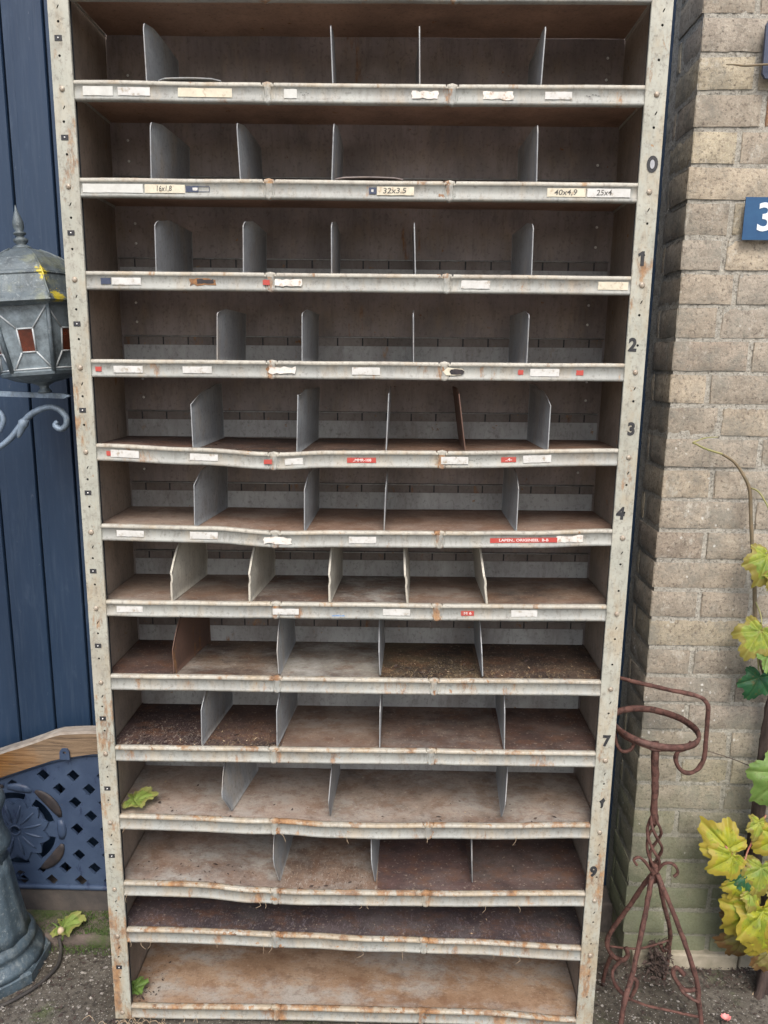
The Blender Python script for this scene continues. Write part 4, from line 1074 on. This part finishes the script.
for (pos, size, roll, pitch, yaw, seed, mat, lab) in (
    ((.8080, .115, -.366), .058, 20, 30, 5, 1, 'lyg', 'yellow green leaf with brown edges, uppermost on the stem'),
    ((.8100, .112, -.520), .060, 30, 35, -10, 2, 'lyg', 'folded yellow green leaf'),
    ((.8230, .100, -.565), .042, -25, 35, 20, 12, 'lgreen', None),
    ((.8250, .128, -.626), .050, 18, 15, 5, 3, 'ldark', 'dark green leaf'),
    ((.8830, .098, -.822), .080, 38, 25, 0, 4, 'lgreen', 'large mid green leaf'),
    ((.7820, .085, -.990), .066, 130, 12, -8, 5, 'lyellow', 'bright yellow leaf pointing left over the bricks'),
    ((.7900, .080, -1.005), .056, 60, 28, 10, 6, 'lyellow', None),
    ((.8230, .085, -1.050), .046, 55, 25, 10, 7, 'ldark', None),
    ((.8130, .082, -1.065), .048, 12, 20, 0, 8, 'lyellow', None),
    ((.8560, .085, -1.035), .060, 10, 30, 0, 9, 'lyg', None),
    ((.8480, .075, -1.125), .080, 42, 20, -5, 10, 'lyellow', None),
    ((.8600, .070, -1.130), .088, -8, 24, 5, 11, 'lyellow', 'largest yellow leaf, low on the vine'),
    ((.8850, .080, -.955), .060, 55, 20, 5, 13, 'lyellow', None),
    ((.8500, .115, -1.215), .075, 5, 10, 0, 14, 'lbrown', 'withered brown leaf near the ground'),
    ((.9000, .090, -1.240), .065, -15, 10, 0, 15, 'lbrown', None),
    ((.9100, .075, -1.07), .075, -40, 20, 0, 16, 'lyg', None),
    ((.7960, .088, -1.030), .040, 95, 20, -20, 17, 'lyg', None), ((.8350, .078, -1.090), .045, -30, 35, 25, 18, 'lyg', None),
    ((.8400, .088, -.930), .038, 20, 30, 20, 19, 'lyg', None), ((.8700, .07, -1.180), .06, 25, 15, 15, 20, 'lyellow', None),
    ((.8200, .105, -.400), .040, -20, 25, 20, 21, 'lyg', None), ((.8330, .100, -1.160), .042, 70, 20, -15, 22, 'lbrown', None),
    ((.8880, .095, -.700), .045, 30, 20, 10, 23, 'lyg', None)):
    o = make_leaf(pos, size, roll, pitch, yaw, seed, mat, 'leaf', V_)
    if lab: o['label'] = lab
q = MB(); q.tube([P(.6506, .150, .5300), P(.668, .148, .5290), P(.6860, .148, .5275), P(.7300, .150, .5310), P(.80, .172, .54)], [.0007, .0014, .0018, .002, .002], 6)
# starts in the open before the brick face
o = q.build('dry_twig', M['stembr']); tag(o, 'thin dry twig sticking out across the bricks below the upper sign', 'twig')

# ------------------------------------------------------------------ wrought iron plant stand
S_ = thing('plant_stand', 'rusty wrought iron plant stand with ring top, twisted stem and scrolled legs', 'plant stand', (.63, .05, -1.37))
def iron(name, *tubes):
    q = MB()
    for pts, r in tubes: q.tube([P(*p) for p in pts], r * .86, 8, 0, 6, noise_=.35)
    return q.build(name, M['rust'], S_)
c = (.6011, .07, -.7113); a_ = []
for k in range(41):
    t = 2 * math.pi * k / 40; a_.append((c[0] + .0815 * math.cos(t), c[1] + .0815 * math.sin(t), c[2] + .004 * math.sin(t) - .004 * math.cos(t)))
q = MB(); vs = []; f = []
for k in range(64):
    t = 2 * math.pi * k / 64; w_ = .0006 * noise.noise(Vector((math.cos(t) * 6, math.sin(t) * 6, 1)))
    for (rr, zz) in ((.0790, -.0062), (.0845, -.0066), (.0862, .0), (.0850, .0060), (.0805, .0064), (.0785, .0)):
        vs.append(P(c[0] + (rr + w_) * math.cos(t), c[1] + (rr + w_) * math.sin(t), c[2] + zz + w_ - .004 * math.cos(t)))
for k in range(64):
    for j in range(6): a = k * 6; b = ((k + 1) % 64) * 6; f.append((a + j, b + j, b + (j + 1) % 6, a + (j + 1) % 6))
q.add(vs, f, 0, True); q.build('ring', M['rust'], S_)
iron('ring_bracket', ([(.5225, .07, -.7120), (.54, .055, -.728), (.58, .05, -.742), (.6047, .065, -.757), (.64, .055, -.750), (.6713, .05, -.740)], .0055), ([(.5225, .07, -.7206), (.5229, .06, -.742), (.5332, .055, -.7571), (.5498, .055, -.7544), (.5585, .06, -.7419)], .004))
iron('side_arm', ([(.5052, .13, -.6205), (.53, .11, -.6233), (.5707, .09, -.6265), (.6241, .07, -.6312), (.6699, .05, -.6336), (.6863, .045, -.6435), (.6923, .045, -.6645), (.6941, .045, -.7241), (.6937, .045, -.7608), (.6861, .045, -.7849), (.6693, .045, -.7962), (.6509, .045, -.7901), (.6393, .045, -.7708), (.6415, .045, -.7512), (.6565, .045, -.7422), (.6680, .05, -.7317)], .0050))
iron('stem', ([(.6047, .07, -.745), (.6108, .07, -.828), (.6150, .07, -.9071), (.6165, .07, -.925)], .0085))
# twisted cage
tw = []
for j in range(4):
    pts = []
    for k in range(15):
        t = k / 14; a = j * math.pi / 2 + t * math.pi * 1.5; r = .0045 + .0105 * math.sin(math.pi * t) ** .8
        pts.append((.6155 + (.6274 - .6155) * t + r * math.cos(a), .07 + r * math.sin(a), -.905 - (.130) * t))
    tw.append((pts, .0036))
iron('twisted_cage', *tw)
iron('collar', ([(.6262, .07, -1.018), (.6280, .068, -1.060)], .0085))
G = -1.371
iron('leg', ([(.6263, .07, -1.0392), (.6062, .085, -1.0943), (.5896, .1, -1.1507), (.5625, .11, -1.2147), (.554, .11, -1.2478), (.5671, .11, -1.278), (.5864, .1, -1.2811), (.5985, .1, -1.268), (.5928, .1, -1.2505)], .0058),
     ([(.5671, .11, -1.278), (.560, .12, -1.32), (.556, .125, G)], .0055))
iron('leg', ([(.619, .06, -1.0413), (.6065, .04, -1.0943), (.5911, .02, -1.1608), (.5727, .0, -1.2386), (.5567, -.02, -1.2678), (.5489, -.03, -1.3107), (.5424, -.04, G)], .0062))
iron('leg', ([(.6373, .08, -1.050), (.6662, .1, -1.1411), (.6896, .12, -1.2067), (.7036, .14, -1.2617), (.6967, .148, -1.2967), (.6864, .148, -1.2814)], .0055), ([(.7036, .14, -1.2617), (.706, .145, -1.31), (.700, .145, G)], .005))
iron('leg', ([(.629, .06, -1.0363), (.6507, .045, -1.0852), (.683, .03, -1.1619), (.7032, .015, -1.2196), (.7140, .01, -1.2556), (.7170, .006, -1.2848), (.722, .0, -1.3162), (.7238, -.01, -1.3448), (.7282, -.01, G)], .0060))
iron('scroll', ([(.7129, .01, -1.2656), (.6894, .01, -1.2685), (.6687, .01, -1.2449), (.6609, .01, -1.226), (.6682, .01, -1.2161), (.684, .01, -1.2324)], .0052))
iron('scroll', ([(.6687, .01, -1.2449), (.6857, .005, -1.271), (.7180, .0, -1.2899)], .0040))
iron('scroll', ([(.6222, .07, -1.0394), (.6019, .06, -1.009), (.5866, .055, -.9949), (.5771, .055, -1.0014), (.5842, .055, -1.0128)], .0036))
iron('scroll', ([(.6325, .07, -1.0391), (.6414, .06, -1.0126), (.6578, .055, -1.0084), (.6697, .055, -1.0268), (.6625, .055, -1.0386)], .0036))
iron('scroll', ([(.5864, .1, -1.2811), (.5548, .06, -1.2707), (.5522, .04, -1.2818), (.5602, .01, -1.2799), (.5721, .0, -1.2844), (.5827, .0, -1.2623), (.5851, .0, -1.2406), (.5743, .0, -1.2337)], .0046))
iron('brace', ([(.5621, -.01, -1.2704), (.6036, .01, -1.3053), (.6453, .01, -1.3163), (.7258, .0, -1.3245)], .0032))
iron('brace', ([(.5600, .11, -1.2558), (.6279, .12, -1.2684), (.7036, .14, -1.2617)], .0030))
# dried clump caught between the legs
q = MB(); r_ = random.Random(4)
for k in range(260):
    cc = Vector((.683, .140, -1.315)) + Vector((r_.gauss(0, .014), r_.gauss(0, .008), r_.gauss(0, .022)))
    d = Vector((r_.gauss(0, 1), r_.gauss(0, .6), r_.gauss(0, 1))).normalized() * r_.uniform(.004, .013); w = d.orthogonal().normalized() * r_.uniform(.001, .004)
    p = P(*cc); q.add([p - d, p + w, p + d, p - w], [(0, 1, 2, 3)])
tag(q.build('dead_leaf_clump', M['bark']), 'clump of dead leaves caught behind the plant stand at the wall foot', 'dead leaves')
q = MB(); q.tube([P(.8712, .095, -1.366), P(.9204, .13, -1.352), P(.97, .16, -1.345)], .0024, 6, 0, 2)
tag(q.build('pale_stick', M['straw']), 'short pale stick on the paving under the vine', 'stick')
q = MB(); r_ = random.Random(2)
for k in range(9):
    a = k * .7; d = Vector((math.cos(a), math.sin(a) * .8, .5)) * .012; w = Vector((-math.sin(a), math.cos(a), .2)) * .006; p = P(.7921, .034, -1.360)
    q.add([p, p + d * .5 + w, p + d, p + d * .5 - w], [(0, 1, 2, 3)], 0, True)
tag(q.build('fallen_flower', M['pink']), 'small pink flower lying on the paving right of the plant stand', 'flower')

# ------------------------------------------------------------------ bench back: cast iron lattice under a curved wooden rail
B_ = thing('garden_bench', 'garden bench back with curved wooden top rail over blue cast iron lattice', 'bench', (-.5, .28, -1.28))
yb = .276
def rail_top(x):
    pts = [(-1.25, -1.035), (-1.05, -.985), (-.865, -.9134), (-.783, -.8850), (-.708, -.8545), (-.66, -.8495), (-.56, -.8490), (-.5, -.8485)]
    x_ = x if x <= -.5 else -1. - x
    for (a, za), (b, zb) in zip(pts, pts[1:]):
        if x_ <= b: t = max(0, (x_ - a) / (b - a)); return za + (zb - za) * t
    return pts[-1][1]
def rail_bot(x):
    pts = [(-1.25, -1.105), (-1.05, -1.047), (-.861, -.978), (-.787, -.950), (-.713, -.923), (-.626, -.9075), (-.5, -.904)]
    x_ = x if x <= -.5 else -1. - x
    for (a, za), (b, zb) in zip(pts, pts[1:]):
        if x_ <= b: t = max(0, (x_ - a) / (b - a)); return za + (zb - za) * t
    return pts[-1][1]
q = MB(); vs = []; N = 60; f = []; mi = []
for k in range(N + 1):
    x = -1.25 + 1.5 * k / N; zt, zb = rail_top(x), rail_bot(x); e = .0016 * noise.noise(Vector((x * 30, 0, 0)))
    for (y, z) in ((yb - .016, zb + .001), (yb - .017, zt - .006 + e), (yb - .013, zt - .001 + e), (yb + .012, zt + e), (yb + .014, zb)): vs.append(P(x, y, z))
for k in range(N):
    for j in range(5):
        a = k * 5 + j; b = k * 5 + (j + 1) % 5; f.append((a, a + 5, b + 5, b)); mi.append(1 if j in (1, 2) else 0)
f += [(4, 3, 2, 1, 0), tuple(N * 5 + j for j in range(5))]; mi += [0, 0]
q.add(vs, f); q.mi = mi; q.build('top_rail', [M['wood'], M['woodedge']], B_)
RC = (-.830, -1.115)
def lattice():
    out = []; nb = 50
    for k in range(nb + 1):
        x = -1.22 + 1.44 * k / nb; out.append((x, rail_bot(x) + .0005))
    out = [(.22, -1.277), (-1.22, -1.277)][::1] + out
    holes = []
    for i in range(-16, 27):
        for j in range(0, 10):
            if (i + j) % 2: continue
            x = -.682 + .0358 * i; z = -.971 - .0352 * j
            if x < -1.19 or x > .19 or z < -1.265: continue
            if z > rail_bot(x) - .013 or any(math.hypot(x - cx, z - RC[1]) < .134 for cx in (RC[0], -1 - RC[0])): continue
            s = .0160; holes.append([(x - s, z + .001), (x, z - s), (x + s, z), (x + .001, z + s)])
    for cx in (RC[0], -1. - RC[0]):
        holes.append(circ(cx, RC[1], .0095, 12))
        for (a0, a1, r0, r1) in ((12, 56, .074, .097), (-56, -12, .074, .097), (124, 168, .074, .097), (-168, -124, .074, .097), (72, 108, .078, .097), (-106, -74, .078, .097)):
            p = []; n = 8
            for k in range(n + 1):
                a = R(a0 + (a1 - a0) * k / n); p.append((cx + r1 * math.cos(a), RC[1] + r1 * math.sin(a)))
            for k in range(n + 1):
                a = R(a1 - (a1 - a0) * k / n); rr = r0; p.append((cx + rr * math.cos(a), RC[1] + rr * math.sin(a)))
            holes.append(p)
        for (a, r) in ((-64, .122), (-90, .120), (-116, .122), (90, .122)):
            x = cx + r * math.cos(R(a)); z = RC[1] + r * math.sin(R(a)); s = .0115
            holes.append([(x - s, z - .002), (x, z - s), (x + s * 1.1, z + .002), (x, z + s * .8)])
    return plate(out, holes, .007)
q = MB(); put(q, lattice(), 0, yb, 0)
nrm = None
q.tube([P(-1.22 + 1.44 * k / 30, yb - .005, rail_bot(-1.22 + 1.44 * k / 30) - .004) for k in range(31)], .0045, 6, 0, 1)
q.tube([P(-1.22, yb - .004, -1.270), P(.22, yb - .004, -1.270)], .0065, 8, 0, 1, noise_=.3)
q.build('lattice_panel', M['iron'], B_)
for cx in (RC[0], -1 - RC[0]):
    q = MB()
    # raised petals around the hub
    g_ = []
    for k in range(96):
        a = 2 * math.pi * k / 96; t = (k % 8) / 8; rr = .066 + .018 * (1 - abs(2 * t - 1)) ** .8; g_.append((cx + rr * math.cos(a), RC[1] + rr * math.sin(a)))
    put(q, plate(g_, [circ(cx, RC[1], .0095, 12)], .005), 0, yb - .0062, 0, 0)
    q.tube([P(cx + .0125 * math.cos(R(30 * k)), yb - .0088, RC[1] + .0125 * math.sin(R(30 * k))) for k in range(13)], .0022, 6, 0, 1)
    for k in range(12):
        a = 2 * math.pi * (k + .5) / 12; dx, dz = math.cos(a), math.sin(a)
        q.tube([P(cx + .020 * dx, yb - .0085, RC[1] + .020 * dz), P(cx + .045 * dx, yb - .0098, RC[1] + .045 * dz), P(cx + .068 * dx, yb - .0085, RC[1] + .068 * dz)], [.0012, .0035, .0015], 6, 0, 2)
    for (a0, a1) in ((100, 175), (18, 62), (-62, -18), (-165, -118)):
        q.tube([P(cx + .117 * math.cos(R(a0 + (a1 - a0) * k / 8)), yb - .006, RC[1] + .117 * math.sin(R(a0 + (a1 - a0) * k / 8))) for k in range(9)], [.004, .009, .012, .0135, .014, .0135, .012, .009, .004], 8, 1, 1, flat=(1, .18))  # near-black arcs: recess shade painted on flattened iron
    for (a0, a1) in ((-12, 14), (166, 190), (66, 96)):
        q.tube([P(cx + .112 * math.cos(R(a0 + (a1 - a0) * k / 4)), yb - .004, RC[1] + .112 * math.sin(R(a0 + (a1 - a0) * k / 4))) for k in range(5)], [.006, .010, .012, .010, .006], 8, 0, 1, flat=(1, .5))
    q.build('rosette', [M['iron'], M['ironworn_shade']], B_)
q = MB(); put(q, plate([(-.012, -.014), (.012, -.014), (.011, .006), (.006, .013), (-.006, .013), (-.011, .006)], [circ(0, .003, .004, 8)], .005), -.690, yb - .0195, -.905, 0)
q.build('rail_lug', M['iron'], B_)
for x in (-1.235, .235):
    q = MB(); q.box(x - .018, x + .018, yb - .012, yb + .02, -1.281, rail_bot(x) + .004); q.build('upright', M['iron'], B_, .004)

# ------------------------------------------------------------------ lamp post with lantern on a side arm
L_ = thing('street_lamp', 'weathered grey lamp post with octagonal foot and stained glass lantern on a scroll arm', 'lamp post', (-.834, .138, -1.37))
LX, LY = -.834, .138
q = MB()
q.lathe(P(LX, LY, -1.374), [(.120, 0), (.120, .024), (.115, .030)], 8, 0, None, False, 0, R(22.5))
q.lathe(P(LX, LY, -1.374), [(.110, .028), (.104, .040), (.093, .052), (.088, .060), (.092, .066), (.093, .074), (.088, .082), (.082, .088)], 40, 0)
q.lathe(P(LX, LY, -1.374), [(.082, .084), (.075, .110), (.068, .150), (.062, .190), (.055, .240), (.050, .275)], 72, 0, None, True, .022)
q.lathe(P(LX, LY, -1.374), [(.050, .272), (.046, .286), (.051, .296), (.058, .306), (.0585, .318), (.054, .330), (.048, .345), (.045, .365), (.044, .385), (.050, .398), (.0545, .412), (.053, .424), (.045, .436), (.032, .446), (.024, .46)], 40, 0)
q.build('base', M['zinc'], L_)
q = MB(); q.lathe(P(LX, LY, -1.374), [(.021, .455), (.019, 1.2), (.018, 1.34), (.024, 1.35), (.024, 1.37), (.018, 1.38), (.018, 1.40), (.008, 1.43), (.0005, 1.46)], 24, 0)
q.build('column', M['zinc'], L_)
yA = .165
q = MB()
vs, fs = plate([(-.835, -.064), (-.60, -.069), (-.588, -.0735), (-.600, -.079), (-.835, -.074)], [], .012)
put(q, (vs, fs), .010, yA, 0)
q.build('arm', M['arm'], L_, .002)
q = MB()
q.tube([P(-.835, yA, -.20), P(-.80, yA, -.197), (P(-.7642, yA, -.188)), P(-.7385, yA, -.1784), P(-.7141, yA, -.1595), P(-.6888, yA, -.1300), P(-.6721, yA, -.1140), P(-.6518, yA, -.1028), P(-.6309, yA, -.0975), P(-.6129, yA, -.1022), P(-.5998, yA, -.1172), P(-.6009, yA, -.1334), P(-.612, yA, -.1408), P(-.6226, yA, -.1338), P(-.6178, yA, -.1255)],
       [.006, .006, .006, .006, .006, .006, .0065, .0065, .006, .006, .006, .006, .0065, .006, .004], 8, 0, 5, flat=(1, 1.2))
q.tube([P(-.700, yA, -.160), P(-.6868, yA, -.130), P(-.675, yA, -.122)], [.003, .0105, .003], 8, 0, 4)
q.tube([P(-.80, yA, -.085), P(-.7577, yA, -.0952), P(-.7344, yA, -.109), P(-.7276, yA, -.1251), P(-.7376, yA, -.1456), P(-.7507, yA, -.1539), P(-.762, yA, -.142), P(-.752, yA, -.130)], .0055, 8, 0, 5)
q.v = [(v[0] + .009, v[1], v[2] + .001) for v in q.v]
q.build('scroll', M['arm'], L_)
# lantern
tilt = Matrix.Rotation(R(-4.5), 3, 'Y')      # leans a little to the left at its top
LC = Vector((-.629, yA, -.070))
tilt = Matrix.Rotation(-.088, 3, 'Y') @ Matrix.Rotation(R(12), 3, 'Z') @ Matrix.Diagonal((1, 1, .927))
def LP(x, y, z): return P(*LC) + tilt @ Vector((x, y, z))
ln = bpy.data.objects.new('lantern', None)
q = MB()
C0 = P(*LC)
q.lathe(C0, [(.013, .002), (.013, .006), (.008, .012), (.010, .018), (.018, .022), (.028, .026)], 20, 0, tilt)
q.lathe(C0, [(.028, .024), (.052, .030), (.066, .037), (.076, .0395), (.078, .046), (.074, .050)], 6, 0, tilt, False)
q.lathe(C0, [(.100, .176), (.108, .180), (.114, .182)], 6, 0, tilt, False)
for k in range(6):
    a = k * math.pi / 3
    p0 = LP(.0745 * math.cos(a), .0745 * math.sin(a), .046); p1 = LP(.098 * math.cos(a), .098 * math.sin(a), .180)
    q.tube([p0, p1], .0042, 6, 0, 1)
lantern = q.build('lantern', M['frame'], L_)
q = MB()
q.lathe(C0, [(.112, .180), (.119, .184), (.117, .190), (.108, .200), (.104, .215), (.098, .232), (.094, .244), (.091, .246), (.083, .258), (.068, .274), (.050, .286), (.030, .294), (.016, .298)], 6, 0, tilt, False)
q.lathe(C0, [(.0965, .236), (.0985, .239), (.0965, .242)], 6, 0, tilt, False)
for k in range(6):
    a = k * math.pi / 3
    q.tube([LP(r_ * math.cos(a), r_ * math.sin(a), z_) for r_, z_ in ((.118, .188), (.105, .215), (.095, .244), (.069, .274), (.031, .294))], .0022, 5, 0, 2)
q.build('roof', M['roof'], lantern)
q = MB()
q.lathe(C0, [(.020, .296), (.015, .302), (.008, .306), (.0125, .311), (.0135, .316), (.008, .320), (.006, .323), (.011, .326), (.0115, .329), (.007, .332), (.010, .340), (.010, .350), (.0065, .362), (.0025, .374), (.0004, .384)], 20, 0, tilt)
q.build('finial', M['roof'], lantern)
for k in range(6):
    a0 = k * math.pi / 3; a1 = a0 + math.pi / 3
    def pt(u, w, off=0.):     # u 0..1 across, w 0..1 up
        r = .0725 + (.096 - .0725) * w
        p = Vector((r * math.cos(a0), r * math.sin(a0), .050 + .128 * w)).lerp(Vector((r * math.cos(a1), r * math.sin(a1), .050 + .128 * w)), u)
        am = (a0 + a1) / 2; p += Vector((math.cos(am), math.sin(am), 0)) * off
        return C0 + tilt @ p
    q = MB(); q.add([pt(.02, .0), pt(.98, .0), pt(.98, 1), pt(.02, 1), pt(.02, 0, -.002), pt(.98, 0, -.002), pt(.98, 1, -.002), pt(.02, 1, -.002)], [(0, 1, 2, 3), (7, 6, 5, 4), (0, 4, 5, 1), (1, 5, 6, 2), (2, 6, 7, 3), (3, 7, 4, 0)])
    q.build('glass_pane', M['glass'], lantern)
    d = [(.36, .66), (.64, .66), (.66, .30), (.40, .30)]
    if k % 2: d = [(1 - u, w) for u, w in d][::-1]
    d = [(.34, .64), (.66, .64), (.66, .28), (.34, .28)]
    q = MB(); f_ = [pt(u, w, .0012) for u, w in d]; b_ = [pt(u, w, .0002) for u, w in d]
    q.add(f_ + b_, [(3, 2, 1, 0), (0, 1, 5, 4), (1, 2, 6, 5), (2, 3, 7, 6), (3, 0, 4, 7)])
    q.build('red_pane', M['redglass'], lantern)
    q = MB()
    for (A, B) in ((d[0], d[1]), (d[1], d[2]), (d[2], d[3]), (d[3], d[0]), (d[0], (.02, .92)), (d[1], (.98, .98)), (d[2], (.97, .03)), (d[3], (.08, .02)), ((0.02, 0.015), (.98, .015))):
        q.tube([pt(*A, .0012), pt(*B, .0012)], .0016, 5, 0, 1)
    q.build('lead_strip', M['lead'], lantern)

# cable lying on the paving beside the lamp foot
q = MB(); q.tube([P(-.7201, .235, -1.335), P(-.712, .2034, -1.345), P(-.6960, .1764, -1.364), P(-.6866, .1331, -1.368), P(-.703, .0847, -1.368), P(-.7301, .0489, -1.368), P(-.76, .0221, -1.368), P(-.793, .0034, -1.368), P(-.9, -.04, -1.368), P(-1.1, -.08, -1.368)], .0042, 8, 0, 5)
tag(q.build('cable', M['rubber']), 'black cable curving over the paving around the lamp post foot', 'cable')
W_ = thing('small_weed', 'tiny weed with a dry bud growing at the kerb beside the lamp post', 'weed', (-.70, .205, -1.34))
q = MB()
q.tube([P(-.700, .195, -1.350), P(-.700, .200, -1.320), P(-.694, .205, -1.295)], [.0016, .0014, .0006], 5)
q.tube([P(-.700, .198, -1.335), P(-.714, .200, -1.318), P(-.728, .205, -1.314)], [.0012, .002, .0004], 5)
q.tube([P(-.700, .192, -1.352), P(-.694, .185, -1.340), P(-.690, .183, -1.328)], [.0012, .0022, .0004], 5)
q.build('stem', M['lgreen'], W_)
q = MB(); q.lathe(P(-.7005, .192, -1.333), [(.001, 0), (.007, .004), (.008, .010), (.005, .016), (.0005, .018)], 10); q.build('bud', M['gold'], W_)

# ------------------------------------------------------------------ light
w = bpy.data.worlds.new('World'); scene.world = w; w.use_nodes = True
nt = w.node_tree; bg = nt.nodes['Background']
sky = nt.nodes.new('ShaderNodeTexSky'); sky.sky_type = 'NISHITA'; sky.sun_disc = False
EL, AZ = R(52), R(177)        # azimuth: clockwise from +Y
sky.sun_elevation = EL; sky.sun_rotation = AZ; sky.air_density = 1.0; sky.dust_density = 4.0; sky.ozone_density = .6
nt.links.new(sky.outputs[0], bg.inputs[0]); bg.inputs[1].default_value = .135
sd = bpy.data.lights.new('Sun', 'SUN'); sd.energy = 1.25; sd.angle = R(32); sd.color = (1., .97, .92)
so = bpy.data.objects.new('Sun', sd); COL.objects.link(so)
dirv = Vector((math.sin(AZ) * math.cos(EL), math.cos(AZ) * math.cos(EL), math.sin(EL)))
so.rotation_euler = dirv.to_track_quat('Z', 'Y').to_euler(); so.location = (0, -3, 4)

# ------------------------------------------------------------------ camera
yaw, pitch, roll = R(1.00730181), R(-11.29582842), R(.75209822)
fw = Vector((-math.sin(yaw) * math.cos(pitch), math.cos(yaw) * math.cos(pitch), math.sin(pitch)))
rt = Vector((math.cos(yaw), math.sin(yaw), 0)); up = rt.cross(fw)
r2 = rt * math.cos(roll) + up * math.sin(roll); u2 = -rt * math.sin(roll) + up * math.cos(roll)
cd = bpy.data.cameras.new('Camera'); cam = bpy.data.objects.new('Camera', cd); COL.objects.link(cam)
m = Matrix((r2, u2, -fw)).transposed().to_4x4(); m.translation = P(.0756073, -1.33214786, 0)
cam.matrix_world = m; cd.sensor_fit = 'AUTO'; cd.sensor_width = 36; cd.lens = 749.15 * 36 / 1024; cd.clip_end = 500; cd.clip_start = .02
scene.camera = cam
vs_ = scene.view_settings; vs_.view_transform = 'Standard'; vs_.look = 'None'; vs_.gamma = 1; vs_.exposure = .86
